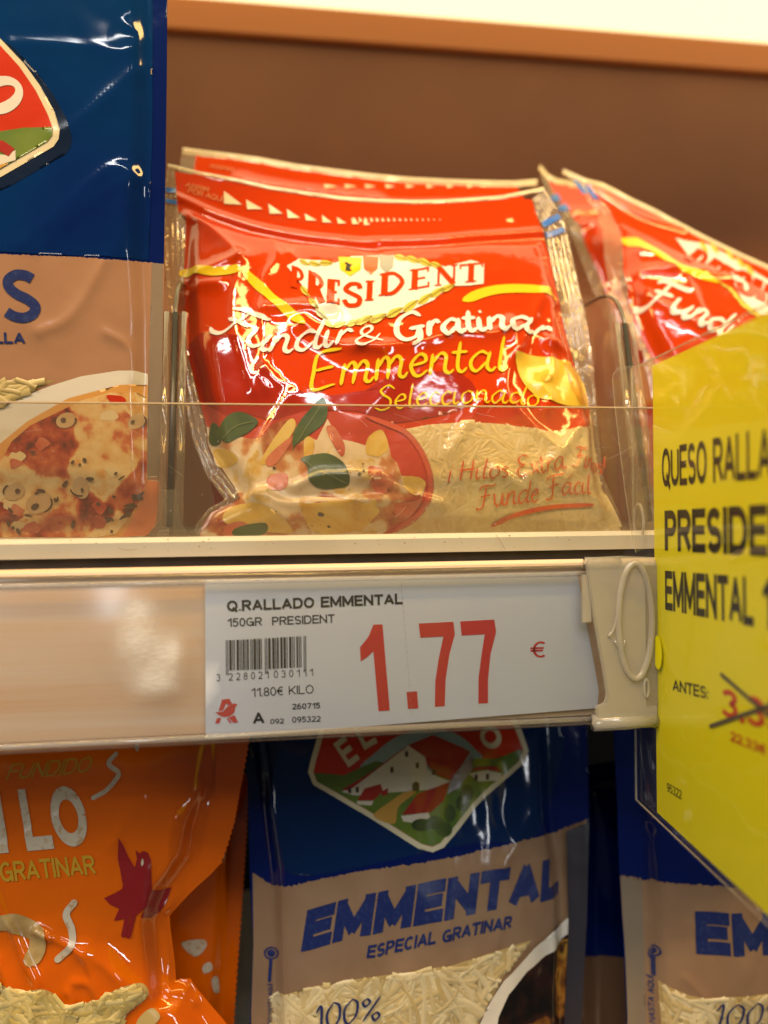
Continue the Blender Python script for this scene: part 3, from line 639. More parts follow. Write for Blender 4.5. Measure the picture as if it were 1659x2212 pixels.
lp.draw('fold_marks', dash, mat('grey_ink', (.35,.35,.36), .6, .2), t, .33)
# scuffed spot on the rail cover; its milky tone is painted glare
SCUFF_GLARE = clear('scuffed_glare', (1,1,1), 0, (.95,.94,.88), .2, .0); nt = SCUFF_GLARE.node_tree
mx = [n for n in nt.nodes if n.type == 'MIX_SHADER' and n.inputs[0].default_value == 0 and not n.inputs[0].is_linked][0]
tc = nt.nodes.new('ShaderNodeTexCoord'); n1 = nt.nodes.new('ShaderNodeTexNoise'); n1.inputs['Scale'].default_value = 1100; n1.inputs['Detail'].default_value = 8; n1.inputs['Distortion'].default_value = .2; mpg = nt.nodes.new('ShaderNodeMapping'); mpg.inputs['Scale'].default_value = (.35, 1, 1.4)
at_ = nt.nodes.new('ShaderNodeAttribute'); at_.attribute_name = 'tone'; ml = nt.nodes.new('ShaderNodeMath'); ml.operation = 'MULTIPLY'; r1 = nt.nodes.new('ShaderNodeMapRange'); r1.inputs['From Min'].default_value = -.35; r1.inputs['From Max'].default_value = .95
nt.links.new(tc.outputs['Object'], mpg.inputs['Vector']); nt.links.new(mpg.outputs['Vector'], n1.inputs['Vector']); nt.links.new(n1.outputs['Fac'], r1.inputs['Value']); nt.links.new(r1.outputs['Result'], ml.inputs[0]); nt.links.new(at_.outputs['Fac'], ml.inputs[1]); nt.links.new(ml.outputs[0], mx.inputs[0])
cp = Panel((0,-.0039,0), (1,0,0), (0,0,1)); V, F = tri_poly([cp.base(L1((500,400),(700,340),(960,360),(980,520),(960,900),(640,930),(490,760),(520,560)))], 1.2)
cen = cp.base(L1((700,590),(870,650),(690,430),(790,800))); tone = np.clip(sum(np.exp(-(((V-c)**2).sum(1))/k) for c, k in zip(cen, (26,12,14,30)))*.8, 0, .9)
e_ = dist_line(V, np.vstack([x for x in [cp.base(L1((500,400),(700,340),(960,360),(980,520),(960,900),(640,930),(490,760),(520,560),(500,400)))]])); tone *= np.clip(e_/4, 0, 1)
scuff_glare = thing('scuff_glare_film', 'painted milky smear on the clear price rail left of the label', 'glare', tuple(cp.P(cen[:1])[0])); mesh_obj('scuff_glare_patch', cp.P(V), F, SCUFF_GLARE, scuff_glare, tone=tone)
# ================================================================== YELLOW SIGN, SLEEVE, CLIP
fx, fy = xat(1415,1106,-.0045), -.0045
q = CAM+rays([(1659,1106)])[0]*.147
sd = np.array([q[0]-fx, q[1]-fy, 0]); sd /= np.linalg.norm(sd)
sp = Panel((fx,fy,0), sd, (0,0,1))        # its normal looks to the left, towards the camera's side
YEL = mat('yellow_sign_card', (.88,.84,.004), .42, .3, bump=[(500,.08,.0003,2)]); DARK = mat("dark_print", (.015,.013,.01), .5, .3); RDP = mat('red_print', (.62,.05,.02), .5, .3)
tl = sp.base([(1408,791)])[0]; bl = sp.base([(1421,1756)])[0]; zt_, zb_ = tl[1], bl[1]; x0 = .5*(tl[0]+bl[0]); x1 = x0+150
t = thing('promo_sign', 'yellow price sign with black text and crossed out old price', 'sign', tuple(sp.P(np.array([[x0+75, zb_]]))[0]))
bm = bmesh.new(); A = sp.P(np.array([[x0,zb_],[x1,zb_],[x1,zt_],[x0,zt_]])); B = A-sp.n*.0005
va = [bm.verts.new(p) for p in A]; vb = [bm.verts.new(p) for p in B]
bm.faces.new(va); bm.faces.new(vb[::-1])
for i in range(4): bm.faces.new((va[i], vb[i], vb[(i+1) % 4], va[(i+1) % 4]))
bmesh.ops.recalc_face_normals(bm, faces=bm.faces[:]); bm_obj('sign_card', bm, YEL, t)
def stext(txt, p0, p1, hpx, bold=.01, full=None, k=1.0):
    """text whose visible part txt ends at p1; 'full' is the whole line running out of view"""
    a, b_ = sp.base([p0, p1]); V, F = font_mesh(full or txt, bold); Vv, _ = font_mesh(txt, bold); W = Vv[:, 0].max()
    d = (b_-a); hm = sp.mm(p0, hpx); return np.c_[a[0]+V[:, 0]/W*d[0], a[1]+V[:, 0]/W*d[1]+V[:, 1]/CAP*hm], F
sh = [stext('QUESO RALLA', *L7((205,945),(850,890)), 83, .018, 'QUESO RALLADO'), stext('PRESIDE', *L7((222,1318),(826,1352)), 86, .03, 'PRESIDENTE'),
      stext('EMMENTAL', *L7((224,1665),(745,1765)), 84, .025, 'EMMENTAL 150GR'), stext('ANTES:', *L7((268,2140),(478,2192)), 24, .015), stext('95322', *L6((575,725),(668,778)), 19, .0)]
sp.each('black_lettering', sh, DARK, t, .12)
sh = [stext('3,3', *L6((925,240),(1200,330)), 59, .02, '3,35'), stext('22,33€', *L6((980,400),(1205,495)), 20, .02)]
sp.each('old_price', sh, RDP, t, .12)
def sline(px, w): return ribbon(sp.base(px), w, taper=False, sm=False, step=3)
sp.each('strike_line', [sline(L6((855,310),(1330,145)), 1.0), sline(L6((925,-20),(1330,330)), 1.0)], mat('grey_print', (.10,.09,.06), .5, .3), t, .2)
# clear sleeve round the sign
SLV = clear('clear_sleeve', (.98,.975,.96), .015, (.8,.75,.65), .05, .8, bump=[(30,.22,.002,2), (160,.08,.0006,3)])
t2 = thing('sign_sleeve', 'clear plastic sleeve holding the yellow sign, creased along its edges', 'sleeve', tuple(sp.P(np.array([[x0+70, zb_-2]]))[0]))
s0_ = sp.base([(1369,1400)])[0][0]
g = np.linspace(0, 1, 40); zz = np.linspace(zb_-2.2, zt_+1.8, 50); gx, gz = np.meshgrid(s0_+(x1+2-s0_)*g, zz); UVs = np.c_[gx.ravel(), gz.ravel()]
wv = .5+.35*np.sin(UVs[:, 1]/9+UVs[:, 0]/40)*np.exp(-((UVs[:, 1]+5)/14)**2)
F = [(j*40+i, j*40+i+1, (j+1)*40+i+1, (j+1)*40+i) for j in range(49) for i in range(39)]
V1 = sp.P(UVs, wv); V2 = sp.P(UVs, -1.1)
mesh_obj('front_sheet', V1, F, SLV, t2); mesh_obj('back_sheet', V2, [f[::-1] for f in F], SLV, t2)
bm = bmesh.new(); P_ = [sp.P(np.array([[a, b_]]), -.3)[0] for a, b_ in ((x1+2,zt_+1.9),(s0_,zt_+1.9),(s0_,zb_-2.3),(x1+2,zb_-2.3))]
tube(bm, P_, .00035, 6); bm_obj('welded_edge', bm, clear('weld', (.9,.88,.82), .3, (.8,.74,.6), .1, 1.2), t2)
hole = [sp.P(np.array([[sp.base([L8((740,1960))[0]])[0][0]+3.2*math.cos(a), sp.base([L8((740,1960))[0]])[0][1]+5.2*math.sin(a)]]), .5)[0] for a in np.linspace(0, 2*math.pi, 24)[:-1]]
bm = bmesh.new(); tube(bm, hole, .0004, 6, True); bm_obj('hanging_hole', bm, clear('weld'), t2)
tp = Panel((0,-.0048,0), (1,0,0), (0,0,1))
t3 = thing('clear_hang_tab', 'clear rounded plastic tab standing beside the top of the yellow sign', 'tab', tuple(at(1380,1200,-.0048)))
tab = L8((505,760),(512,715),(545,680),(600,662),(800,640),(800,2180),(700,2215),(672,2100),(610,1700),(560,1300),(520,950)); V, F = tp.poly(tab, s0=5)
TABM = clear('clear_tab', (.93,.91,.88), .07, (.8,.68,.5), .05, .9)
tp.draw('tab_sheet', [(V, F)], TABM, t3, 0); tp.draw('tab_edge', [tp.line(tab[:4]+L8((800,640)), .22, sm=False, taper=False), tp.line([tab[0]]+tab[:5:-1], .22, sm=False, taper=False)], clear('weld'), t3, .1)
# frosted clip that grips the rail and holds the sign
FROST = mat('frosted_plastic', (.74,.70,.60), .38, .5, sub=.25, bump=[(120,.15,.0008,3), (700,.2,.0003,2)])
yc = -.0056
t = thing('sign_clip', 'frosted white plastic clip gripping the price rail beside the yellow sign', 'clip', tuple(at(1345,1570,-.004)))
cx = lambda px: xat(px, 1380, yc); cz = lambda py: zat(1345, py, yc)
bm = bmesh.new()
body = [(1270,1211),(1279,1203),(1342,1201),(1414,1205),(1420,1215),(1420,1540),(1417,1565),(1404,1572),(1290,1573),(1279,1565),(1288,1545),(1287,1526),(1307,1518),(1311,1500),(1305,1455),(1284,1330),(1272,1240)]
prism(bm, [(cx(a), cz(b_)) for a, b_ in body], 'y', yc, -.0040); FR = clear('frosted_clip', (.90,.87,.80), .30, (.90,.86,.76), .12, 1.8, bump=[(150,.3,.0008,3)])
bm_obj('clip_plate', bm, FR, t, .0003)
bm = bmesh.new(); z = cz(1562); tube(bm, [(cx(1283), -.0042, z), (cx(1420), -.0042, z)], .0022, 14); bm_obj('bottom_hook', bm, FR, t, smooth=True)
bm = bmesh.new(); z = cz(1216); tube(bm, [(cx(1272), -.0035, z), (cx(1346), -.0035, z)], .0016, 12); bm_obj('top_hook', bm, FR, t, smooth=True)
bm = bmesh.new(); box(bm, cx(1260), cx(1283), -.0046, -.0039, cz(1345), cz(1240)); bm_obj('grip_tongue', bm, FR, t, .0004)
ring = lambda a, b_, c_, d_, y: [(cx(a)+(cx(a+c_)-cx(a))*math.cos(u), y, cz(b_)+(cz(b_-d_)-cz(b_))*math.sin(u)) for u in np.linspace(0, 2*math.pi, 40)[:-1]]
for (a, b_, c_, d_, rr) in ((1372,1342,36,125,.0009),):
    bm = bmesh.new(); tube(bm, ring(a, b_, c_, d_, yc-.0001), rr, 12, True); bm_obj('swivel_ring', bm, FR, t, smooth=True)
for pts in (L3((1215,640),(1190,740),(1150,800)), L3((1190,830),(1240,900),(1270,830))):
    bm = bmesh.new(); tube(bm, [(cx(a), yc-.0002, cz(b_)) for a, b_ in smooth_path(pts, 5)], .0004, 8); bm_obj('moulded_rib', bm, FR, t, smooth=True)
bm = bmesh.new(); tube(bm, ring(1395,1489,5,19,yc-.0001), .0004, 8, True); bm_obj('moulded_hole', bm, FR, t, smooth=True)
bm = bmesh.new(); box(bm, cx(1392), fx-.0001, -.0056, -.0042, cz(1530), cz(1220)); bm_obj('sign_jaw', bm, FR, t, .0003)
bm = bmesh.new(); zc, xc = cz(1398), sp
cc = sp.base([L3((1535,920))[0]])[0]
V = [sp.P(np.array([[cc[0]+2.6*math.cos(a), cc[1]+4.5*math.sin(a)]]), .9)[0] for a in np.linspace(0, 2*math.pi, 28)[:-1]]
mesh_obj('sign_stud', V, [tuple(range(27))], YEL, t, smooth=False)
# ================================================================== THE RED BAGS
REDC = (.54,.042,.002)
REDF = film('red_film', REDC, .06, .75, ior=1.5); WHT = film('white_print', (.80,.76,.66), .06, .75, ior=1.5); YELP = film('yellow_print', (.78,.55,.02), .06, .75, ior=1.5)
SEALC = clear('clear_seal_film', (.90,.85,.74), .20, (.70,.58,.38), .12, 1.3, bump=[(260,.12,.0008,2)])
BLUEP = film('blue_print', (.04,.16,.55), .2, .8); CHB = film('cheese_ground', (.82,.68,.36), .24, .8)
CHT = tone_mat('cheese_shreds', (.76,.61,.28), (.86,.75,.46), .3, .6)
CREAMY = food_mat('creamy_sauce_print', [(.26,(.36,.07,.025)), (.37,(.55,.26,.10)), (.42,(.66,.52,.33)), (.55,(.72,.60,.42)), (.62,(.64,.44,.12)), (.72,(.48,.12,.05))], 75, 60, warp=.016)
PASTA = ramp_mat('pasta_print', [(.35,(.55,.30,.03)), (.5,(.70,.48,.10)), (.7,(.74,.60,.28))], 40, .2, .8)
LEAF = ramp_mat('basil_print', [(.35,(.035,.07,.015)), (.6,(.07,.12,.03)), (.75,(.12,.17,.05))], 70, .22, .8)
TOMATO = ramp_mat('tomato_print', [(.35,(.48,.08,.03)), (.65,(.62,.22,.12))], 60, .2, .8)
LAUREL = film('laurel_print', (.30,.27,.03), .2, .8); BOWL = film('red_bowl_print', (.50,.05,.02), .18, .9); BOWLD = film('dark_bowl_print', (.27,.018,.01), .18, .9)
def red_bag(px_out, px_body, px_flat, plane, label, group, ridges, bulge, seed, name='cheese_bag'):
    P = Panel(*plane); out = P.base(px_out); body = P.base(px_body); flat = P.base(px_flat)
    wr = [lambda q: 1.0*crumple(q, 30, seed), lambda q: .38*crumple(q, 13, seed+5), lambda q: .13*crumple(q, 6, seed+1), lambda q: .02*crumple(q, 3.5, seed+4), lambda q: .3*value_noise(q, 18, seed+2)]
    P.bake(out, bulge, flat, [(P.base(smooth_path(l, 4)), A, w_) for l, A, w_ in ridges], wr)
    b0 = out[np.argmin(out[:, 1])]; t = thing(name, label, 'cheese bag', tuple(P.P(np.array([[out[:, 0].mean(), out[:, 1].min()]]))[0]), group)
    P.body('pouch', body, REDF, t); P.t = t; P.bodyuv = body
    return P, t
TILT = R(17)
top = PX((363,355),(430,371),(509,386),(580,402),(655,414),(735,425),(813,431),(890,434),(950,433),(1030,428),(1086,423),(1174,405))
lin = K3((145,232),(170,540),(232,600),(215,1000),(225,1300),(232,1600))+K5((240,200),(285,380),(330,560),(385,760),(400,900),(440,990),(520,1100),(600,1220),(640,1300),(560,1340),(420,1400),(350,1500),(330,1590))
rin = K4((1195,388),(1235,520),(1274,650),(1312,780),(1335,900),(1362,1050),(1420,1300))+K6((1480,300),(1540,440),(1575,560),(1590,700))+PX((1285,980),(1300,1060),(1330,1120),(1345,1160))
lout = K3((95,180),(76,330),(70,560),(66,820),(80,1100),(120,1350),(130,1600))+K5((130,100),(185,450),(240,700),(290,900),(390,1130),(470,1240),(520,1305),(400,1370),(310,1480),(280,1575))
rout = PX((1176,406))+K4((1340,420),(1420,570),(1480,850),(1530,1080),(1590,1380))+PX((1285,835),(1292,935),(1303,1031),(1338,1110),(1352,1160))
intop = [(x, y+6) for x, y in top[1:-1]]
bodypx = intop+rin[:]+lin[::-1]; bodypx[0] = lin[0]
zipl = K3((150,440),(240,480),(420,560),(700,650),(1000,715),(1300,755),(1659,785))+K4((120,680),(500,675),(800,650),(1000,635),(1270,615))
flat = [(x, y+10) for x, y in zipl]+rin[3:]+lin[::-1][:-1]
RID = [(K3((240,590),(400,700),(640,960)), 1.9, 2.4), (K3((650,1000),(600,1390),(660,1690))+K5((745,590)), 1.2, 1.3), (K3((640,985),(430,1040),(230,1090)), 1.6, 2.4), (K3((220,1200),(360,1170),(500,1180)), 1.5, 2.5),
       (K3((880,830),(920,1000),(840,1150),(820,1390),(830,1690))+K5((820,430),(790,500),(850,590)), 1.3, 1.4), (K5((820,440),(930,550)), 1.2, 1.2), (K3((830,1395),(1000,1385),(1310,1410)), 1.5, 2.2), (K3((980,920),(1150,1130),(1310,1400)), .8, 1.4),
       (K3((1100,1530),(1250,1650))+K5((1400,320),(1659,350)), 1.6, 2.0), (K6((0,290),(220,280),(430,250),(620,190),(870,170),(1010,110)), 1.9, 2.8), (K6((985,90),(1030,260),(985,330),(960,510),(1050,660),(1290,870)), 1.5, 2.0),
       (K6((1240,180),(1270,380),(1190,480),(1250,540),(1220,640)), 1.6, 2.2), (K6((1240,180),(1400,250),(1460,520)), 1.6, 2.4), (K6((1560,650),(1430,750),(1290,940),(1110,1060),(1100,1130),(900,1030)), 1.5, 1.8), (K6((1540,720),(1480,940),(1300,1070)), 1.2, 1.6),
       (K6((0,1085),(150,1092),(350,1160),(560,1225)), 1.2, 1.2), (K6((0,1210),(250,1205),(540,1232)), 1.0, 1.0), (K5((640,1310),(830,1320),(1000,1390),(1659,1390)), 1.8, 1.8), (K5((740,1320),(900,1430),(1010,1500)), 1.3, 1.4), (K5((1050,1270),(1250,1205),(1659,1235)), 1.2, 1.4),
       (K5((1010,630),(760,1010),(720,1170)), 1.2, 1.6), (K6((800,600),(700,760),(600,910)), 1.0, 1.4), (zipl, .9, .7), ([(x, y-7) for x, y in zipl], .9, .7), (K4((1040,1500),(1200,1150),(1290,1010)), 1.5, 2.2), (K4((1290,1420),(1280,1150),(1360,1080)), 1.3, 1.8)]
A, t = red_bag(lout[::-1][:-1]+top+rout, bodypx, flat, ((0,.0245,SHELF_Z), (1,0,0), (0,math.sin(TILT),math.cos(TILT))),
    'front red bag of grated cheese with a creased shiny face behind the clear guard', 'red cheese bags on the middle shelf', RID, 12.5, 11)
def sealpart(P, name, px, edge, parent, per=1.7, amp=.38, sm=SEALC, off=.15):
    e = P.base(edge); V, F = tri_poly([P.base(px)], 1.4); V, F = split4(V, F)
    return P.draw(name, [(V, F)], sm, parent, off, seal_extra(e, per, amp))
sealpart(A, 'side_seal', lout+lin[::-1], lout, t); sealpart(A, 'side_seal', rout+rin[::-1], rout, t)
tb = [(x, y+15) for x, y in top]; TOPF = clear('header_edge_highlight', (.75,.68,.5), .75, (.86,.74,.48), .12, 2.0, bump=[(200,.6,.0008,2)])  # cream haze paints highlights into the header edge
sealpart(A, 'top_edge', top+[(x, y+8) for x, y in top[::-1]], top, t, 3.0, .35, TOPF, .3)
def stripes(P, parent, quads): P.each('blue_stripe', [P.poly(q, s0=1.2) for q in quads], BLUEP, parent, .75)
stripes(A, t, [K3((78,362),(152,372),(156,402),(80,396)), K3((76,446),(160,462),(166,492),(80,476)), K4((1256,545),(1360,490),(1384,520),(1268,582)), K4((1276,615),(1395,580),(1412,610),(1290,655))])
# --- printed face
A.each('yellow_swoosh', [A.line(K3((215,1000),(420,985),(600,965)), 3.2, taper=False), A.line(K3((660,970),(740,1060),(840,1150),(960,1250),(1110,1365)), 3.0), A.line(K4((745,1058),(850,1015),(960,988),(1100,980),(1250,985),(1345,1050)), 3.4)], YELP, t, .3)
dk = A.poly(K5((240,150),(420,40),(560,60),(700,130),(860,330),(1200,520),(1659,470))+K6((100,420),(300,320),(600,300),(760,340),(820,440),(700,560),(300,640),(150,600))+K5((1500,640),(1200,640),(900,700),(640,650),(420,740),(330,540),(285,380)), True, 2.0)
A.draw('dark_red_area', [dk], film('dark_red_film', (.37,.022,.003), .075, 1.0, ior=1.75), t, .2)  # darker red area across the lower middle of the face
white = K3((985,945),(1080,895),(1240,905),(1350,925))+K4((0,770),(290,765),(450,800),(620,838),(790,795),(875,818),(872,950),(780,962),(650,965),(540,1060),(400,1125),(240,1160),(95,1190))+K3((1640,1335),(1480,1390),(1310,1385),(1210,1240),(1100,1090))
lg = A.draw('brand_emblem', [A.poly(white, False, 1.8)], WHT, t, .36)
letters = []
for ch, x, y, w_, h_, dy in (('P',628,618,26,44,14), ('R',664,642,38,58,17), ('E',706,656,29,52,6), ('S',738,663,46,49,0), ('I',787,652,22,43,-2), ('D',817,642,60,48,-9), ('E',882,629,50,44,-8), ('N',938,620,51,41,-6), ('T',990,614,54,41,-5)):
    letters += A.script(ch, PX((x,y),(x+w_,y+dy)), h_, 1, table=SERIF, slant=0, up=(2,-40))
A.draw('brand_letters', letters, REDF, lg, .5)
shield = lambda cx, cy, w_, h_: PX((cx-w_,cy-h_),(cx+w_,cy-h_*.9),(cx+w_*.9,cy+h_*.3),(cx,cy+h_),(cx-w_*.85,cy+h_*.3))
A.draw('crest', [A.poly(shield(756,578,25,21), s0=1.5)], YELP, lg, .52); A.draw('crest', [A.poly(shield(800,576,17,20), s0=1.5)], film('orange_print', (.6,.12,.03)), lg, .52); A.draw('crest', [A.poly(shield(834,573,16,19), s0=1.5)], film('grey_print_film', (.34,.33,.27)), lg, .54)
A.draw('crest_lion', [A.line(K3((1425,925),(1450,950),(1440,975),(1465,985)), 1.1), A.line(K3((1430,960),(1470,940)), .9), A.line(K3((1445,965),(1425,985)), .7)], film('black_print', (.03,.03,.02)), lg, .7)
lv = []
for a, b_ in zip(K3((1090,1100),(1150,1190),(1200,1270),(1260,1350),(1330,1400),(1430,1395),(1530,1370),(1620,1345)), K3((1160,1180),(1220,1260),(1290,1350),(1340,1410),(1430,1370),(1530,1350),(1630,1320),(1720,1330))): lv.append((a, b_))
for a, b_ in zip(K4((20,1215),(120,1205),(230,1170),(340,1135),(440,1085),(520,1040),(590,1000),(280,770),(360,775),(440,790),(520,815)), K4((120,1180),(230,1150),(340,1110),(440,1060),(530,1015),(610,975),(680,955),(370,795),(450,812),(530,835),(600,845))): lv.append((a, b_))
lv += list(zip(K3((1080,905),(1150,920),(1230,925)), K3((1160,945),(1240,945),(1330,930))))
shp = []; shp2 = []
for a, b_ in lv:
    a, b_ = np.array(a), np.array(b_); n = np.array([-(b_-a)[1], (b_-a)[0]])*.28
    shp.append(A.poly([a, a*.6+b_*.4+n*.75, b_, a*.6+b_*.4-n*.75], True, 1.5)); shp2.append(A.line([a, b_], .5, sm=False))
A.draw('laurel_leaves', shp, film('laurel_yellow', (.62,.50,.07)), lg, .42); A.draw('laurel_veins', shp2, LAUREL, lg, .62)
A.draw('script_lettering', A.script('Fundir', K3((450,1440),(640,1500),(830,1580),(1000,1590),(1220,1560),(1480,1520)), 34, 9.5)+A.script('&', PX((768,752),(833,738)), 25, 9), WHT, t, .45)
sc = A.script('Gratinar', PX((858,738),(925,727),(1000,717),(1080,712),(1140,716),(1182,735)), 29, 9.5)
A.draw('script_lettering', sc, WHT, t, .45)
A.draw('yellow_lettering', A.script('Emmental', PX((672,845),(720,835),(800,825),(880,815),(960,808),(1040,802),(1100,800)), 43, 9), YELP, t, .45)
sc = A.script('Seleccionado', PX((815,888),(870,882),(940,876),(1020,871),(1090,872),(1165,880)), 28, 5.6)
A.draw('yellow_lettering', sc, YELP, t, .45)
wedge = K6((1085,190),(1105,168),(1250,205),(1400,232),(1485,300),(1565,520),(1500,532),(1285,485),(1190,440),(1110,330)); ws = A.poly(wedge, True, 2)
wg = A.draw('cheese_wedge_print', [ws], film('wedge_yellow', (.72,.47,.04), .18, .9), t, .4); A.draw('wedge_rind', [A.poly(K6((1400,240),(1485,302),(1563,515),(1510,528),(1450,420)), s0=2)], film('wedge_orange', (.62,.30,.02)), wg, .5)
A.draw('wedge_hole', [A.poly([(1180+14*math.cos(a), 818+9*math.sin(a)) for a in np.linspace(0, 6.28, 14)[:-1]], s0=2), A.poly([(1215+10*math.cos(a), 842+7*math.sin(a)) for a in np.linspace(0, 6.28, 14)[:-1]], s0=2)], film('wedge_hole', (.6,.36,.03)), wg, .52)
# header printing
tri = [K3(*q) for q in (((515,385),(650,487),(515,480)), ((680,450),(805,520),(690,522)), ((845,480),(955,556),(855,555)), ((985,520),(1085,586),(995,588)), ((1120,555),(1210,606),(1130,605)), ((1250,565),(1325,622),(1255,620)), ((1360,580),(1430,626),(1370,630)), ((1470,590),(1530,630),(1478,635)), ((1560,600),(1612,636),(1566,640)))]
for i in range(16): x = 10+i*38; s_ = 17-i*.8; tri.append(K4((x,528-s_),(x+s_*1.5,530+s_*.3),(x+2,530+s_)))
A.draw('header_arrows', [A.poly(q, s0=2) for q in tri], film('cream_print', (.78,.62,.36)), t, .4)
A.each('header_lettering', [A.text('ABRIR', K3((222,350),(398,392)), 9), A.text('POR AQUÍ', K3((240,398),(498,466)), 11)], film('pale_orange_print', (.66,.26,.08)), t, .42)
# picture of the dish, the bowl and the cheese window
bowl = K6((-700,700),(-300,560),(150,600),(330,690),(440,800),(500,920),(528,1040),(510,1150),(440,1260),(290,1360),(200,1390))+lin[::-1][:11]
food = K5((400,760),(470,870),(620,830),(720,850),(800,835),(880,740),(980,700),(1060,720),(1080,870),(1140,830),(1210,860),(1290,700),(1380,850))+K6((90,790),(110,740),(200,688),(245,790),(265,870),(300,905),(330,990),(450,1000),(490,1040),(480,1090),(420,1240),(300,1300),(180,1390))+lin[::-1][:10]
ds = A.draw('dish_picture', [A.poly(bowl, s0=2.2)], BOWL, t, .3); A.draw('sauced_pasta', [A.poly(food, s0=2.2)], CREAMY, ds, .38)
quill = lambda q: A.poly(q, True, 2)
A.draw('pasta_tubes', [quill(K5((1010,700),(1050,760),(940,930),(830,1040),(790,1020),(880,860))), quill(K5((440,930),(560,940),(620,1010),(560,1060),(460,1050))), quill(K5((1080,1300),(1300,1290),(1659,1360),(1640,1440),(1500,1540),(1190,1550))), quill(K5((520,1400),(640,1340),(820,1350),(1010,1500),(980,1560),(560,1500))), quill(K6((60,1130),(160,1150),(150,1230),(20,1260),(0,1180))), quill(K6((110,740),(200,690),(245,800),(200,850),(100,850))), quill(K6((340,1000),(450,1005),(490,1050),(440,1120),(360,1080))), quill(K5((1580,880),(1659,800),(1720,860),(1690,980),(1600,960))), quill(K5((1120,840),(1190,860),(1180,960),(1120,1000)))], PASTA, ds, .46)
A.draw('tomato_pieces', [quill(K5((830,1000),(940,890),(1040,830),(930,1010),(850,1060))), quill(K5((850,1130),(980,1110),(990,1200),(920,1240),(840,1210))), quill(K5((1280,780),(1340,760),(1420,900),(1390,980))), quill(K6((130,1010),(260,980),(280,1050),(190,1120))), quill(K6((280,1180),(420,1160),(470,1140),(400,1250),(320,1290))), quill(K5((520,1510),(620,1470),(700,1500),(640,1580),(540,1580))), quill(K5((1600,1060),(1690,1080),(1680,1180),(1610,1190)))], TOMATO, ds, .52)
leaf = lambda *q: A.poly(list(q), True, 1.6)
leaves = [K5((480,770),(540,680),(620,648),(700,670),(770,720),(700,800),(600,850),(540,880),(490,850)), K5((405,790),(430,730),(480,770),(490,880),(410,890)), K5((1090,710),(1150,640),(1250,540),(1290,620),(1270,720),(1180,800),(1050,900),(1040,960),(1030,830)), K5((1090,1000),(1180,970),(1290,960),(1390,1010),(1440,1080),(1450,1190),(1360,1220),(1240,1225),(1150,1160),(1140,1060)), K5((580,1540),(660,1500),(820,1480),(840,1540),(760,1580),(600,1580))]
A.draw('basil_leaves', [A.poly(q, True, 1.6) for q in leaves], LEAF, ds, .6)
A.draw('leaf_veins', [A.line(K5((1110,1010),(1230,1090),(1440,1190)), .4), A.line(K5((1060,880),(1150,740),(1250,590)), .35), A.line(K5((500,860),(600,760),(740,720)), .35)], film('vein_print', (.15,.19,.07)), ds, .78)
pep = []; rp = np.random.default_rng(5)
for (x, y), r_ in [(K5((1240,1420))[0],7), (K5((1300,1510))[0],4), (K6((50,980))[0],4.5), (K6((80,958))[0],3.5), (K6((75,915))[0],2), (K5((890,1070))[0],4)]+[((rp.uniform(500,900), rp.uniform(1010,1140)), rp.uniform(.8,1.8)) for _ in range(30)]:
    pep.append(A.poly([(x+r_*math.cos(a)*rp.uniform(.7,1.3), y+r_*math.sin(a)*rp.uniform(.5,1)) for a in np.linspace(0, 6.28, 9)[:-1]], s0=2))
A.draw('pepper_specks', pep, film('pepper_print', (.05,.03,.02)), ds, .7)
A.draw('bowl_rim', [A.line(K6((100,600),(330,690),(440,800),(500,920),(526,1040),(508,1150),(430,1260),(280,1360)), 1.6)], film('rim_print', (.62,.10,.05)), ds, .62)
win = K6((320,690),(500,655),(700,640),(1000,650),(1300,700),(1570,690))+rin[9:]+K6((210,1400),(290,1360),(440,1262),(512,1150),(530,1040),(502,920),(442,800))
cw = A.draw('cheese_window', [A.poly(win, s0=2)], CHB, t, .34)
A.shreds('cheese_shreds', win, 520, CHT, cw, (7,15), (.9,1.7), .4, .15, seed=4, relief=.06)
A.film(win, cw, .9)
RTXT = film('red_script', (.62,.09,.03), .2, .8)
sc = A.script('¡', K6((640,1030),(690,1025)), 24, 4.4)+A.script('Hilos', K6((715,1028),(860,1015),(1040,1005)), 24, 4.6)+A.script('Ɛxtra', K6((1095,1005),(1240,980),(1420,945)), 24, 3.6)+A.script('Finos!', K6((1470,925),(1560,950),(1680,985)), 22, 3.4)+A.script('Funde', K6((840,1215),(1000,1190),(1235,1165)), 26, 4.8)+A.script('Fácil', K6((1300,1150),(1420,1120),(1580,1115)), 25, 4.4)
A.draw('red_script_lettering', sc+[A.line(K6((925,1325),(1080,1255),(1300,1205),(1590,1187)), 1.3)], RTXT, t, 1.15)

# --- second red bag, standing behind the front one
def plain_red(px_out, px_body, px_flat, plane, label, ridges, bulge, seed, group='red cheese bags on the middle shelf'):
    return red_bag(px_out, px_body, px_flat, plane, label, group, ridges, bulge, seed)
t2top = PX((395,320),(440,326),(500,333),(560,341),(640,356),(720,366),(800,376),(880,384),(960,388),(1040,391),(1110,392),(1160,388))
o2 = t2top+PX((1180,440),(1200,560),(1235,760),(1270,960),(1300,1165),(440,1165),(415,950),(395,760),(385,560),(380,420))
b2 = PX((422,332),(500,343),(560,351),(640,366),(720,376),(800,386),(880,394),(960,398),(1040,401),(1115,402),(1140,440),(1160,560),(1195,760),(1235,960),(1265,1160),(470,1160),(445,950),(425,760),(415,560),(412,420))
f2 = PX((412,460),(640,470),(880,480),(1145,470),(1160,560),(1195,760),(1235,960),(1265,1160),(470,1160),(445,950),(425,760),(415,560))
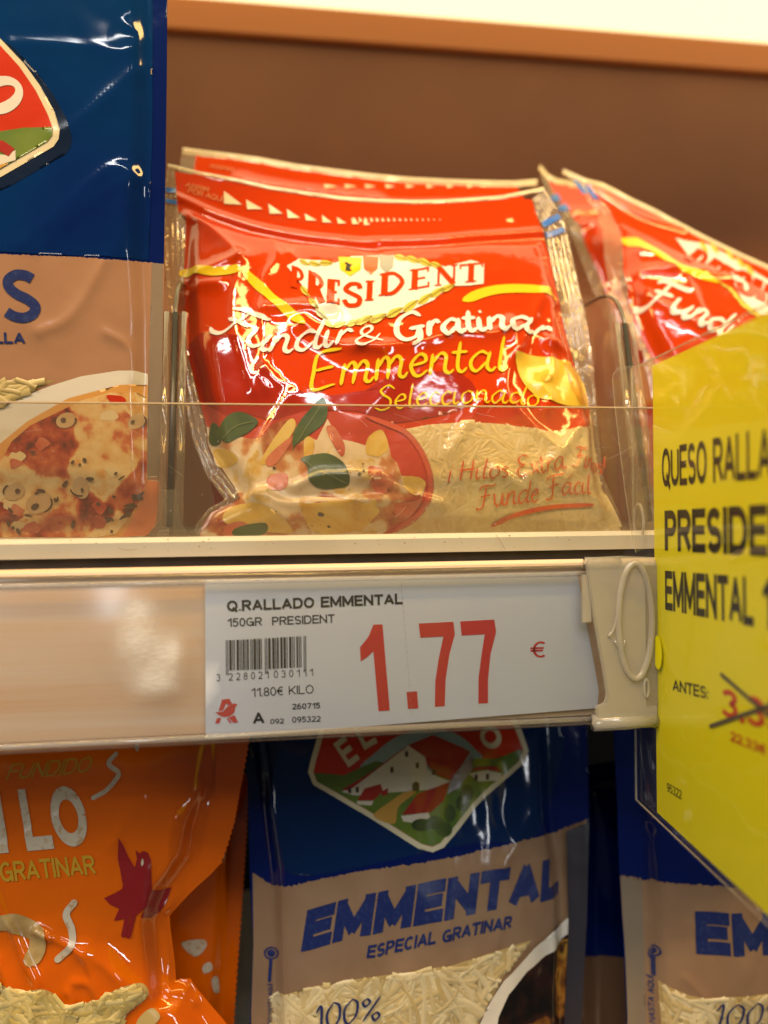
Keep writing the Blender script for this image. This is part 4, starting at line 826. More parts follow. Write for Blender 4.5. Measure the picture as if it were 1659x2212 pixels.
B, t = plain_red(o2, b2, f2, ((0,.050,SHELF_Z), (1,0,0), (0,math.sin(TILT),math.cos(TILT))), 'red bag directly behind the front one, only its top strip showing', [(K3((620,290),(900,345),(1300,400),(1659,440))+K4((300,430),(900,420)), 1.4, 1.2)], 9, 31)
sealpart(B, 'top_edge', t2top+[(x, y+12) for x, y in t2top[::-1]], t2top, t, 3.0, .35, TOPF, .3)
sealpart(B, 'side_seal', PX((395,320),(424,331),(414,420),(417,560),(427,760),(385,760),(380,560),(380,420)), PX((395,320),(380,420),(385,760)), t)
B.draw('header_arrows', [B.poly(PX((700+i*44,399),(728+i*42,404),(702+i*44,408)), s0=2) for i in range(8)], film('cream_print'), t, .4)
B.draw('header_lettering', [B.text('ABRIR', PX((452,362),(505,372)), 7)], film('pale_orange_print'), t, .4)

# --- the right-hand row of red bags
def right_bag(px_left, px_in, px_top, far, plane, label, seed, bulge, rid, detail):
    out = px_top+far+px_left[::-1]; body = px_in+far[::-1]+[(x, y+7) for x, y in px_top[::-1][:-1]]
    fl = px_in[2:]+far[::-1]+[(x-10, y+60) for x, y in px_top[::-1][:-1]]
    P, t = red_bag(out, body, fl, plane, label, 'red cheese bags on the middle shelf', rid, bulge, seed)
    sealpart(P, 'side_seal', px_left+px_in[::-1], px_left, t)
    sealpart(P, 'top_edge', px_top+[(x-2, y+9) for x, y in px_top[::-1]], px_top, t, 3.0, .35, TOPF, .3)
    return P, t
rl = K7((305,125),(370,220),(460,310),(530,420),(565,540),(575,700),(600,870),(680,1060),(760,1220),(830,1350),(880,1450),(960,1700)); rl += PX((1480,1000),(1500,1165))
ri = K7((420,175),(500,270),(590,370),(640,450),(690,560),(695,700),(700,860),(740,1040),(800,1200),(870,1330),(930,1440),(1010,1690)); ri += PX((1500,1000),(1520,1165))
rt = K7((305,125),(450,190),(560,215),(660,265),(760,320),(900,385),(1040,460),(1200,545),(1360,625),(1520,700),(1659,760),(1900,890),(2100,1010),(2350,1180))
rf = PX((1890,900),(1830,1165))
ts = R(21)
Cb, t = right_bag(rl, ri, rt, rf, ((0,.036,SHELF_Z), (1,0,0), (0,math.sin(ts),math.cos(ts))), 'tilted red bag at the right, above the yellow sign, with a yellow swoosh', 51, 11,
    [(K7((700,860),(900,860),(1100,890),(1400,915)), 1.5, 2.4), (K7((705,910),(850,1050),(1000,1180),(1150,1270)), 1.8, 2.4), (K7((760,720),(880,760),(960,860)), 1.4, 2.4), (K7((1050,940),(1110,1100),(1160,1250)), 1.3, 1.8), (K7((430,190),(640,330),(840,440),(1100,520)), 1.0, 1.2)], True)
stripes(Cb, t, [K7((362,200),(400,215),(470,290),(430,295)), K7((440,235),(480,250),(540,330),(500,330))])
Cb.draw('yellow_swoosh', [Cb.line(K7((695,590),(820,620),(950,690),(1100,780),(1330,865)), 4.0)], YELP, t, .35)
em = Cb.poly(K7((1045,580),(1110,600),(1250,620),(1400,700),(1560,800),(1659,860),(1900,1000),(1850,1180),(1700,1130),(1570,1080),(1480,980),(1400,860),(1270,790),(1140,710)), False, 2)
lg = Cb.draw('brand_emblem', [em], WHT, t, .36)
lt = []
for ch, x, y, w_, h_, dx, dy in (('P',1475,560,30,42,28,16), ('R',1510,582,36,44,34,22), ('E',1550,607,30,44,30,18), ('S',1588,628,40,46,40,18), ('I',1632,648,18,46,18,8), ('D',1655,660,48,46,48,22), ('E',1708,684,40,44,40,20)):
    lt += Cb.script(ch, PX((x,y),(x+dx,y+dy)), h_, 1, table=SERIF, slant=0)
Cb.draw('brand_letters', lt, REDF, lg, .5)
Cb.draw('laurel_leaves', [Cb.poly([np.array(a)+d for d in ((-9,-12),(4,-3),(10,13),(-3,4))], True, 2) for a in K7((1350,870),(1400,910),(1440,960),(1480,1010),(1530,1050),(1580,1085),(1400,690),(1470,745),(1530,790),(1230,640),(1300,650))], film('laurel_yellow'), lg, .42)
Cb.draw('script_lettering', Cb.script('Fundir &', K7((850,1000),(1000,1060),(1150,1130),(1300,1200),(1500,1290),(1700,1400)), 30, 9), WHT, t, .45)
bl_ = K7((150,95),(165,200),(220,300),(270,400),(340,520),(390,640),(440,770),(490,900),(540,1000),(600,1150),(680,1400)); bl_ += PX((1370,1000),(1395,1165))
bi_ = K7((195,160),(235,260),(290,350),(350,420),(420,520),(460,640),(520,770),(570,900),(610,1000),(660,1150),(740,1400)); bi_ += PX((1400,1000),(1425,1165))
bt_ = K7((150,95),(200,155),(260,190),(330,200),(430,230),(560,290),(700,350),(860,430),(1100,560),(1400,720),(1659,850))
Db, t = right_bag(bl_, bi_, bt_, PX((1690,900),(1690,1165)), ((0,.060,SHELF_Z), (1,0,0), (0,math.sin(ts),math.cos(ts))), 'red bag wedged between the front red bag and the tilted right one, a red sliver', 71, 8, [(K7((330,400),(420,410),(520,400)), 1.4, 2), (K7((400,500),(480,495),(560,490)), 1.4, 2)], False)
stripes(Db, t, [K7((215,315),(262,290),(290,335),(240,345)), K7((262,385),(315,355),(345,400),(285,410))])
WGR = film('window_ground', (.50,.36,.13), .3, .5)
# ================================================================== THE BLUE BAGS
TAN2 = mat('greyer_tan_film', (.30,.185,.105), .18, .45, bump=FILM_BUMP, noise=((.265,.155,.085), 60, .35, .7))
def bfilm(n, c, r=.16, s=.45): return film(n, c, r, s)
NAVYF = mat('navy_film', (.0025,.009,.085), .07, .45, bump=FILM_BUMP, noise=((.003,.014,.11), 14, .35, .7)); TEAL = mat('teal_film', (.002,.014,.10), .06, .5, bump=[(60,.3,.0012,1)], noise=((.002,.034,.125), 16, .35, .7))
TAN = mat('tan_film', (.37,.20,.112), .2, .45, bump=FILM_BUMP, noise=((.33,.175,.095), 60, .35, .7)); NAVYT = mat('navy_text', (.012,.022,.11), .3, .7, bump=FILM_BUMP, noise=((.03,.05,.15), 900, .5, .8))
LCREAM = bfilm('logo_cream', (.62,.56,.38)); LRED = bfilm('logo_red_film', (.48,.035,.012)); LGREEN = mat('logo_green', (.06,.13,.012), .22, .8, noise=((.14,.2,.02), 60, .3, .7)); ROOF = bfilm('roof_print', (.33,.03,.02)); HOUSE = bfilm('house_print', (.62,.58,.48)); PATH = bfilm('path_print', (.5,.28,.06)); SKYP = bfilm('sky_print', (.25,.36,.38)); WIND = bfilm('window_print', (.06,.04,.03)); HOUSES = bfilm('house_side_print', (.30,.27,.28))
GREYS = bfilm('grey_seal_film', (.23,.175,.115), .3, .6)
def torn(px, amp=3.0, seed=0):
    r = np.random.default_rng(seed); p = resample(px, 4.0, False); p[:, 1] += r.uniform(-amp, amp, len(p))*(r.uniform(0, 1, len(p)) > .4); return [tuple(q) for q in p]
def blue_bag(out, flat, plane, label, bulge, seed, ridges=(), wr=None, mat_=None, group=None):
    P = Panel(*plane); o = P.base(out); f = P.base(flat)
    wr = wr or [lambda q: .8*crumple(q, 24, seed), lambda q: .25*crumple(q, 8, seed+3), lambda q: .6*value_noise(q, 14, seed+1, .3), lambda q: .05*crumple(q, 3, seed+2)]
    P.bake(o, bulge, f, [(P.base(smooth_path(l, 4)), a, w_) for l, a, w_ in ridges], wr, g=.8)
    t = thing('cheese_bag', label, 'cheese bag', tuple(P.P(np.array([[o[:, 0].mean(), o[:, 1].min()]]))[0]), group); P.body('pouch', o, mat_ or NAVYF, t); return P, t
# --- big blue bag at the upper left (its lower half is printed with a pizza)
edge = K1((1340,-400),(1340,0),(1336,600),(1326,1300),(1312,2110)); edge2 = PX((353,700),(350,850),(352,1000),(354,1085),(352,1130),(335,1158))
out = PX((-260,-520))+K1((1340,-1900))+edge+edge2+PX((-260,1164)); fl = PX((-225,-470))+K1((1225,-1750),(1225,300),(1222,1000),(1190,1700),(1180,2100))+PX((325,700),(322,850),(324,1010),(330,1100),(326,1150),(-225,1150))
E_, t = blue_bag(out, fl, ((0,.0235,SHELF_Z), (1,0,0), (0,math.sin(R(-2.5)),math.cos(R(-2.5)))), 'big blue pouch at the upper left with a pizza picture on its lower half', 4.5, 91,
    [(K1((220,2010),(520,1750),(900,1400),(1100,1420),(1180,1500)), .45, 1.6), (K1((1150,560),(850,860),(600,1080),(470,1140)), .35, 1.6), (K1((330,2050),(760,1660),(1080,1440)), .3, 1.2), (K1((960,2020),(1000,1700),(1050,1480)), .4, 1.6), (K1((150,440),(600,440),(1050,460)), .25, 1.6), (K1((1050,240),(1120,330),(1080,420)), .4, 1.2), (K2((800,100),(560,500),(330,620)), .7, 1.4), (K2((800,620),(960,720),(1000,950)), .6, 1.0)], group='blue pouches', wr=[lambda q: .25*crumple(q, 22, 91), lambda q: .08*crumple(q, 7, 93), lambda q: .2*value_noise(q, 22, 92)])
tear = torn(K1((-900,2010),(0,2035),(300,2050),(600,2060),(900,2080),(1190,2105),(1318,2120)), 1.6, 3)
E_.draw('teal_field', [E_.poly(K1((-800,-1700),(1224,-1700),(1224,300),(1222,1000),(1205,1700),(1190,2085),(900,2062),(300,2035),(-800,1995)), s0=4)], TEAL, t, .16)
E_.draw('tan_band', [E_.poly(tear+edge2+PX((-250,1158)), s0=3)], TAN, t, .25)
E_.draw('side_seal', [E_.poly(K2((1118,90),(1198,97),(1196,500),(1190,900),(1186,1300),(1172,1660),(1085,1665),(1090,1200),(1100,700)), s0=3)], GREYS, t, .33)
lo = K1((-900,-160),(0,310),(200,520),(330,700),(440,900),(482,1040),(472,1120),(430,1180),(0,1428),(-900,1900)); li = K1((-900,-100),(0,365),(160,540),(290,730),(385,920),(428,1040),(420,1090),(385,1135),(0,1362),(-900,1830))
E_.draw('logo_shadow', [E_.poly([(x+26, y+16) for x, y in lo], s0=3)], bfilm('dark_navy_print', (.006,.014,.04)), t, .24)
lg = E_.draw('farm_logo', [E_.poly(lo, s0=3)], LCREAM, t, .36)
E_.draw('red_field', [E_.poly(li, s0=3)], LRED, lg, .46); E_.draw('green_field', [E_.poly(K1((-500,1080),(0,1060),(200,1030),(424,1025),(424,1085),(385,1138),(0,1364),(-300,1500)), s0=3)], LGREEN, lg, .55)
E_.draw('farm_house', [E_.poly(K1((-200,1230),(60,1250),(130,1210),(132,1290),(0,1330),(-200,1330)), s0=3)], HOUSE, lg, .62); E_.draw('house_roof', [E_.poly(K1((-200,1130),(0,1130),(40,1140),(125,1200),(75,1262),(0,1215),(-200,1200)), s0=3)], ROOF, lg, .68)
E_.draw('house_path', [E_.poly(K1((-200,1320),(75,1318),(20,1350),(-200,1480)), s0=3)], PATH, lg, .6)
el = lambda cx, cy, a, b_, rot=0, n=36: [(cx+a*math.cos(u)*math.cos(rot)-b_*math.sin(u)*math.sin(rot), cy+a*math.cos(u)*math.sin(rot)+b_*math.sin(u)*math.cos(rot)) for u in np.linspace(0, 2*math.pi, n+1)[:-1]]
E_.draw('logo_letter', [E_.poly(K1(*el(10,772,185,150,-.35)), s0=3, holes=[K1(*el(10,768,128,62,-.42))])], bfilm('logo_white', (.62,.60,.54)), lg, .58)
# lettering
def chunky(P, txt, p, h, bold=.045, **k): return P.text(txt, p, h, bold, **k)
E_.each('navy_lettering', [ribbon(E_.uv(K2((240,208),(190,182),(120,178),(66,215),(72,270),(130,320),(210,360),(262,410),(245,465),(180,492),(105,480),(52,450))), E_.mm((40,640),22), taper=False, cap=False), E_.text('LLA', K2((-35,682),(190,683)), 24, .03)], NAVYT, t, .42)
# pizza picture
CRUST = bfilm('crust_print', (.60,.30,.08)); PLATE = bfilm('white_plate_print', (.64,.60,.50))
PIZZA = food_mat('pizza_print', [(.25,(.10,.025,.012)), (.33,(.34,.05,.02)), (.42,(.52,.15,.05)), (.48,(.64,.40,.15)), (.58,(.70,.52,.25)), (.66,(.62,.34,.10)), (.76,(.38,.08,.03))], 85, 70, warp=.02)
dish = E_.draw('pizza_picture', [E_.poly(K2((-400,1330),(0,1170),(100,1110),(240,1045),(380,990),(600,922),(870,880),(1000,882),(1088,905))+K2((1085,1500),(1085,1680),(1172,1690),(1190,1760),(1195,1950),(1090,2090),(900,2105),(-400,2105)), s0=3)], PLATE, t, .33)
E_.draw('pizza_base', [E_.poly(K2((-400,1600),(0,1420),(200,1255),(500,1085),(880,985),(1086,985),(1083,1680),(1172,1695),(1190,1760),(1195,1960),(1090,2088),(880,2103),(-400,2103)), s0=3)], CRUST, dish, .40)
E_.draw('melted_topping', [E_.poly(K2((-400,1740),(0,1560),(90,1400),(230,1280),(420,1190),(600,1100),(820,1040),(1000,1040),(1084,1080),(1083,1680),(1020,1850),(950,1960),(850,2080),(700,2102),(-400,2102)), s0=3)], PIZZA, dish, .46)
E_.draw('coral_corner', [E_.poly(K2((1083,1685),(1172,1695),(1195,1800),(1195,1960),(1090,2088),(900,2100),(960,1990),(1030,1860)), s0=3)], bfilm('coral_print', (.62,.22,.09)), dish, .5)
rz = np.random.default_rng(12); mush = []; mushd = []; ham = []; chz = []
for cx_, cy_ in ((490,1245),(1010,1250),(110,1770),(290,1850),(600,1740)):
    r_ = rz.uniform(60,95); a0 = rz.uniform(0,6.28); mush.append(E_.poly(K2(*el(cx_,cy_,r_*1.1,r_*.8,a0,20)), s0=2.5)); mushd.append(E_.line(K2(*[(cx_+r_*1.05*math.cos(a0+u), cy_+r_*.8*math.sin(a0+u)) for u in np.linspace(0,rz.uniform(.8,1.8),8)]), .45)); mushd.append(E_.poly(K2(*el(cx_+rz.uniform(-30,30),cy_+rz.uniform(-20,30),rz.uniform(14,44),rz.uniform(9,24),a0,7)), s0=2))
for _ in range(16):
    x, y = rz.uniform(0,1050), rz.uniform(1200,2080)
    if y < 1560-1.2*x*.45 or (x > 950 and y > 1800): continue
    p = [(x+rz.uniform(25,75)*math.cos(u), y+rz.uniform(20,60)*math.sin(u)) for u in np.linspace(0,6.28,8)[:-1]]; (ham if rz.uniform() > .45 else chz).append(E_.poly(K2(*p), True, 2.5))
for _ in range(26): mushd.append(E_.poly(K2(*el(rz.uniform(0,1000), rz.uniform(1450,2080), rz.uniform(8,34), rz.uniform(6,16), rz.uniform(0,3), 9)), s0=2))
for _ in range(8): x = rz.uniform(900,1060); mushd.append(E_.line(K2((x-40, 2080-(x-850)*1.6+rz.uniform(-40,40)), (x+40, 2060-(x-850)*1.7+rz.uniform(-40,40))), .8))
E_.draw('cheese_patches', chz, bfilm('pale_cheese_print', (.66,.52,.28)), dish, .5); E_.draw('ham_pieces', ham, ramp_mat('ham_print', [(.3,(.30,.04,.015)), (.5,(.46,.09,.04)), (.7,(.56,.24,.12))], 80, .2, .6), dish, .53); E_.draw('mushroom_slices', mush, mat('mushroom_print', (.58,.44,.24), .25, .7, bump=FILM_BUMP, noise=((.48,.30,.13), 90, .3, .7)), dish, .58); E_.draw('dark_mushroom_rims', mushd, bfilm('dark_brown_print', (.11,.065,.035)), dish, .72)
E_.draw('red_pepper_piece', [E_.poly(K2((790,1062),(900,1070),(925,1110),(830,1120)), True, 2)], LRED, dish, .6)
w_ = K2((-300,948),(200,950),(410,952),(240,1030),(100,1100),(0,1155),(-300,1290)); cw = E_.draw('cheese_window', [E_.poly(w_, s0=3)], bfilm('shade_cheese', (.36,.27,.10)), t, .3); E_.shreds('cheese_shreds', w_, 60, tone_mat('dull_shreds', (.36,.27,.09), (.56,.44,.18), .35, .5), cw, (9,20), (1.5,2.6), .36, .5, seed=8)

# --- centre blue bag on the lower shelf, leaning to one side
out = L5((60,-110),(95,300),(105,700),(120,1000),(105,1360),(100,2000),(1530,2000),(1560,1360),(1588,900),(1600,450),(1592,40),(1580,-110)); fl = L5((110,-40),(150,400),(190,800),(200,1300),(190,1900),(1480,1900),(1470,1300),(1480,800),(1430,450),(1410,-40))
sa = R(10)
Fc, t = blue_bag(out, fl, ((0,.034,-.1955), (1,0,0), (0,math.sin(sa),math.cos(sa))), 'blue and tan bag in the middle of the lower shelf with EMMENTAL printed aslant', 13, 131,
    [(L5((540,480),(560,700),(640,1000)), .7, 2.4), (L5((1000,300),(960,600),(940,900)), .6, 2.2), (L5((200,380),(330,560),(360,680)), .6, 1.6), (L5((210,420),(240,520),(260,640)), .5, 1.2), (L5((420,360),(470,520),(490,620)), .6, 1.6), (L5((1200,300),(1180,420),(1260,560)), .6, 1.6), (L5((1330,400),(1250,520),(1180,620)), .6, 1.4), (L5((700,600),(720,800),(780,1080)), .5, 2), (L5((1180,620),(1200,760),(1150,960)), .5, 2)], group='blue pouches')
tear = torn(L5((118,690),(180,735),(260,757),(400,725),(560,690),(700,670),(860,650),(1010,622),(1150,590),(1300,555),(1430,520),(1590,458)), 3, 5)
Fc.draw('teal_field', [Fc.poly(L5((200,-60),(1400,-60),(1400,480),(1100,560),(800,620),(300,700),(200,500)), True, 4)], mat('deep_blue_film', (.003,.018,.075), .1, .45, bump=FILM_BUMP), t, .16)
Fc.draw('tan_band', [Fc.poly(tear+L5((1585,700),(1555,1000),(1530,2000),(110,2000),(112,1300),(122,1000)), s0=3)], TAN2, t, .25)
dark_side = bfilm('dark_side_film', (.030,.026,.032), .3, .5); Fc.draw('side_seal', [Fc.poly(L5((1490,505),(1590,462),(1580,900),(1555,1360),(1525,1990),(1440,1990),(1480,1360),(1500,900)), s0=3)], dark_side, t, 2.0)
lo = L5((430,-120),(410,70),(375,190),(362,250),(385,305),(600,430),(850,587),(910,602),(958,582),(1100,402),(1220,290),(1310,212),(1332,155),(1300,60),(1210,-120)); li = L5((455,-120),(432,75),(398,195),(385,250),(400,290),(615,412),(862,565),(908,578),(942,562),(1085,385),(1205,272),(1290,200),(1308,152),(1275,65),(1185,-120))
lg = Fc.draw('farm_logo', [Fc.poly(lo, s0=3)], LCREAM, t, .4); Fc.draw('red_field', [Fc.poly(li, s0=3)], LRED, lg, .5)
Fc.draw('sky_field', [Fc.poly(L5((590,240),(650,170),(740,100),(830,65),(940,60),(1030,90),(1100,150),(1130,195),(1110,320),(700,320)), True, 3)], SKYP, lg, .56)
Fc.draw('green_field', [Fc.poly(L5((388,252),(520,262),(600,225),(660,200),(900,250),(1090,190),(1180,190),(1290,150),(1306,155),(1288,200),(1205,272),(1085,385),(942,560),(908,575),(862,563),(615,410),(402,290)), s0=3)], LGREEN, lg, .62)
Fc.draw('farm_house', [Fc.poly(L5((510,335),(640,255),(670,228),(800,130),(880,185),(885,235),(930,268),(985,290),(960,320),(830,332),(720,338),(640,350),(560,350)), s0=3), Fc.poly(L5((1070,255),(1150,240),(1215,255),(1200,285),(1110,290)), s0=3), Fc.poly(L5((770,440),(890,425),(900,450),(830,472),(780,465)), s0=3), Fc.poly(L5((575,375),(650,375),(640,395),(580,390)), s0=3)], HOUSE, lg, .68)
Fc.draw('house_side', [Fc.poly(L5((985,290),(1040,215),(1085,175),(1085,235),(1020,320),(975,345)), s0=3)], HOUSES, lg, .68)
Fc.draw('house_roof', [Fc.poly(L5((800,130),(910,85),(1040,140),(1075,160),(990,285),(930,262),(885,220),(875,180)), s0=3), Fc.poly(L5((800,130),(790,142),(660,240),(540,330),(510,325),(650,240)), s0=3), Fc.poly(L5((1070,245),(1100,225),(1190,222),(1215,250),(1150,238)), s0=3), Fc.poly(L5((775,435),(840,345),(985,290),(960,370),(900,425)), s0=3), Fc.poly(L5((578,372),(610,320),(680,300),(690,330),(650,372)), s0=3), Fc.poly(L5((680,335),(715,318),(710,350),(685,352)), s0=3)], ROOF, lg, .76)
Fc.draw('house_path', [Fc.poly(L5((790,335),(835,335),(760,400),(740,475),(650,440),(720,380)), True, 3)], PATH, lg, .68)
Fc.draw('house_windows', [Fc.poly(L5((x-7,y-12),(x+6,y-13),(x+7,y+13),(x-7,y+13)), s0=3) for x, y in ((795,168),(730,238),(842,218),(913,248),(545,328),(578,325),(1100,272),(1150,268))]+[Fc.poly(L5((820,332),(820,298),(835,288),(850,298),(850,330)), s0=3)], WIND, lg, .8)
Fc.draw('green_bushes', [Fc.poly(L5(*el(x,y,a,b_,0,12)), s0=3) for x, y, a, b_ in ((1060,340,32,40),(1040,385,30,35),(860,480,45,28),(920,470,40,30),(960,500,36,34),(985,430,25,40))], mat('bush_print', (.02,.045,.008), .25, .7, noise=((.07,.11,.02), 110, .35, .65)), lg, .8)
Fc.each('logo_letter', [Fc.text('E', L5((540,228),(590,190)), 62, .03), Fc.text('L', L5((610,152),(668,118)), 62, .03), Fc.poly(L5(*el(1165,95,45,52,-.5)), s0=2, holes=[L5(*el(1163,93,26,28,-.5))])], LCREAM, lg, .7)
tx = Fc.text('EMMENTAL', L5((330,1040),(640,965),(980,900),(1250,845),(1462,783)), 92, .062, up=(14,-90))
Fc.each('navy_lettering', [tx, Fc.text('ESPECIAL GRATINAR', L5((618,1068),(920,1005),(1255,935)), 29, .035, up=(5,-30))], NAVYT, t, .45)
w_ = L5((195,1240),(230,1218),(400,1190),(680,1146),(850,1120),(1000,1100),(1150,1050),(1300,1002),(1345,990),(1220,1150),(1110,1360),(1080,1990),(190,1990)); cw = Fc.draw('cheese_window', [Fc.poly(w_, s0=3)], WGR, t, .3)
CH2 = tone_mat('pale_shreds', (.62,.46,.18), (.86,.75,.47), .35, .5); Fc.shreds('cheese_shreds', w_, 900, CH2, cw, (6,20), (1.0,2.2), .4, .6, seed=9, relief=.11)
Fc.film(w_, cw, 1.35)
Fc.draw('script_lettering', Fc.script('100%', L5((400,1385),(520,1350),(680,1330)), 29, 6.5), NAVYT, t, 1.7)
ring = L5((1465,918),(1440,940),(1350,1020),(1220,1160),(1150,1270),(1105,1370),(1060,1500),(1050,1700)); dp = Fc.draw('dish_picture', [Fc.poly(ring+L5((1060,1990),(1490,1990),(1520,1360),(1530,860)), s0=3)], PLATE, t, 1.55)
BURNT = food_mat('grilled_print', [(.3,(.008,.006,.005)), (.46,(.03,.012,.008)), (.54,(.26,.10,.015)), (.62,(.42,.22,.03)), (.72,(.05,.015,.01))], 70, 60, warp=.02)
Fc.draw('grilled_food', [Fc.poly(L5((1465,985),(1400,1050),(1320,1120),(1240,1220),(1195,1320),(1180,1420),(1150,1700),(1160,1990),(1490,1990),(1520,1360),(1530,930)), s0=3)], BURNT, dp, 1.65)
def fill_mark(P, t, ring_px, l0, l1, txt, t0, t1):
    P.draw('fill_mark', [P.poly(el(*ring_px, 16, 14), s0=2, holes=[el(*ring_px, 12, 10.5)]), P.poly(el(*ring_px, 9, 8), s0=2), P.line([l0, l1], 1.0, sm=False, taper=False), P.text(txt, [t0, t1], 11, .02)], NAVYT, t, .5)
fill_mark(Fc, t, L5((200,1045))[0], L5((198,1075))[0], L5((192,1165))[0], 'QUESO HASTA AQUÍ', L5((205,1400))[0], L5((205,1180))[0])

# --- blue bag at the lower right
out = L6((215,-200),(235,400),(255,800),(270,1260),(290,1600),(310,2000),(328,2600))+PX((1358,2460),(2050,2460),(2060,1400))
fl = L6((320,-100),(360,400),(380,800),(405,1280),(415,1700),(440,2300))+PX((1400,2420),(1990,2420),(1990,1420))
G_, t = blue_bag(out, fl, ((0,.034,-.1955), (1,0,0), (0,math.sin(R(6)),math.cos(R(6)))), 'blue and tan bag at the lower right under the yellow sign', 13, 171, [(L6((420,900),(560,1000),(640,1120)), .8, 1.6), (L6((700,1060),(780,1180),(830,1240)), .8, 1.6), (L6((1000,1400),(1150,1560)), .6, 1.4), (L6((620,1850),(720,1950)), .6, 1.2)], group='blue pouches')
tear = torn(L6((272,1262),(330,1265),(400,1280),(480,1302),(640,1312),(800,1322),(960,1335),(1110,1350),(1300,1360),(2400,1400)), 3, 6)
G_.draw('tan_band', [G_.poly(tear+PX((2040,2450),(1356,2450))+L6((318,2100),(300,1700),(285,1500)), s0=3)], TAN2, t, .25)
G_.draw('side_seal', [G_.poly(L6((276,1268),(408,1290),(415,1500),(425,1800),(440,2400),(326,2400),(306,1800),(288,1500)), s0=3)], GREYS, t, .34)
G_.draw('navy_lettering', [G_.text('EMMENTAL', L6((757,1760),(1500,1765),(2330,1750)), 92, .062)], NAVYT, t, .45)
w_ = L6((530,1945),(600,1980),(720,2030),(900,2040),(1218,2015),(1700,2020),(1700,2900),(540,2900)); cw = G_.draw('cheese_window', [G_.poly(w_, s0=3)], WGR, t, .3); G_.shreds('cheese_shreds', w_, 560, CH2, cw, (6,20), (1.0,2.2), .4, .6, seed=10, relief=.11)
G_.film(w_, cw, 1.35)
G_.draw('script_lettering', G_.script('100%', L6((850,2235),(1050,2215),(1330,2190)), 29, 6.5), NAVYT, t, 1.7)
fill_mark(G_, t, L6((493,1755))[0], L6((497,1790))[0], L6((498,1905))[0], 'QUESO HASTA AQUÍ', L6((505,2400))[0], L6((505,1925))[0])
# --- dim bag further back, between the two blue ones
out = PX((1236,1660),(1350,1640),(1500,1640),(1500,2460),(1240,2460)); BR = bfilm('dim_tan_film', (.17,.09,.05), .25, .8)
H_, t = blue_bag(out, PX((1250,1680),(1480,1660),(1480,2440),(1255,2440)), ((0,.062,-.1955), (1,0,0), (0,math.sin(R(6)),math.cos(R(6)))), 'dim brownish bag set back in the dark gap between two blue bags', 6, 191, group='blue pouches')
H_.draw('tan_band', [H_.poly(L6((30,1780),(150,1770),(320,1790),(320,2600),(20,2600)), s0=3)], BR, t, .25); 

# ================================================================== THE ORANGE BAGS
ORG = film('orange_film', (.68,.118,.001), .035, .8); OWHT = mat('worn_white_print', (.55,.47,.34), .25, .7, bump=FILM_BUMP, noise=((.44,.28,.14), 600, .52, .68)); OYEL = film('orange_yellow_print', (.50,.28,.02), .22, .8); MAROON = film('maroon_print', (.26,.012,.012), .2, .9)
sa = R(11)
redge = L4((1655,-120),(1640,80),(1612,260),(1580,420),(1562,520),(1545,620),(1500,770),(1450,905)); low = L4((1390,970),(1300,1050),(1200,1150),(1122,1240),(1128,1330),(1145,1450),(1158,1560),(1165,1660),(1260,1655),(1300,1720),(1400,1840),(1500,1958),(1640,2120),(1700,2600))
I_ = Panel((0,.020,-.1955), (1,0,0), (0,math.sin(sa),math.cos(sa)))
se = saw(I_.base(redge), .55, 1.9); out = np.vstack([se, I_.base(low+PX((540,2460),(-260,2460),(-260,1500)))])
flat_ = I_.base(L4((-600,-50),(1440,-60),(1440,80),(1400,420),(1330,620),(1280,860),(1130,1050),(1060,1240),(1090,1500),(1110,1700),(1240,1720),(1400,1958))+PX((500,2440),(-230,2440)))
rid = [(L4((-40,800),(60,980),(130,1150),(200,1270),(270,1450),(325,1590),(310,1720),(265,1958)), 1.9, .9), (L4((90,1440),(150,1600),(205,1930)), 1.6, 1.6), (L4((330,1240),(480,1320),(610,1400),(680,1560),(730,1690)), 1.0, .7), (L4((920,430),(880,560),(780,720)), .9, 2.4), (L4((1180,560),(1140,700),(1130,900),(1040,1240)), 1.4, 3.0), (L4((640,1380),(800,1520),(950,1640),(1120,1720)), 2.0, 3.5), (L4((1130,1200),(1120,1400),(1160,1660)), 1.5, 3.0), (L4((560,1580),(650,1600),(720,1740)), 1.0, .9), (L4((520,1640),(545,1700),(525,1760)), 1.2, .9), (L4((460,1830),(450,1958)), .8, .7), (L4((690,1840),(670,1958)), .8, .7), (L4((0,1780),(20,1870),(0,1958)), 1.6, 1.6), (L4((380,1900),(370,1958)), 1.2, .9), (L4((330,1240),(400,1290)), 1.2, .8), (L4((1000,880),(980,1060),(1020,1200)), .8, 1.6), (L4((1330,400),(1350,560),(1300,700)), .7, 1.2), (L4((1150,1700),(1230,1730),(1290,1800)), 1.4, 1.6)]
I_.bake(out, 11, flat_, [(I_.base(smooth_path(l, 4)), a, w_) for l, a, w_ in rid], [lambda q: .9*crumple(q, 22, 301), lambda q: .2*crumple(q, 8, 304), lambda q: .8*value_noise(q, 20, 302), lambda q: .05*crumple(q, 3, 303)])
t = thing('cheese_bag', 'orange bag at the lower left with a small dark red bird and saw-toothed edge', 'cheese bag', tuple(I_.P(np.array([[out[:, 0].mean(), out[:, 1].min()]]))[0]), 'orange pouches'); I_.body('pouch', out, ORG, t)
up = (-8,-70)
I_.draw('white_lettering', [I_.text('KI', L4((-280,850),(62,822)), 138, .035, up=(-22,-135)), I_.text('LO', L4((185,812),(612,770)), 138, .035, up=(-22,-135))], OWHT, t, .4)
I_.each('yellow_lettering', [I_.text('GRATINAR', L4((10,1020),(330,990),(640,965)), 45, .02, up=up), I_.text('FUNDIDO', L4((40,345),(320,320),(590,290)), 34, .0, .18, up=(6,-40))], OYEL, t, .4)
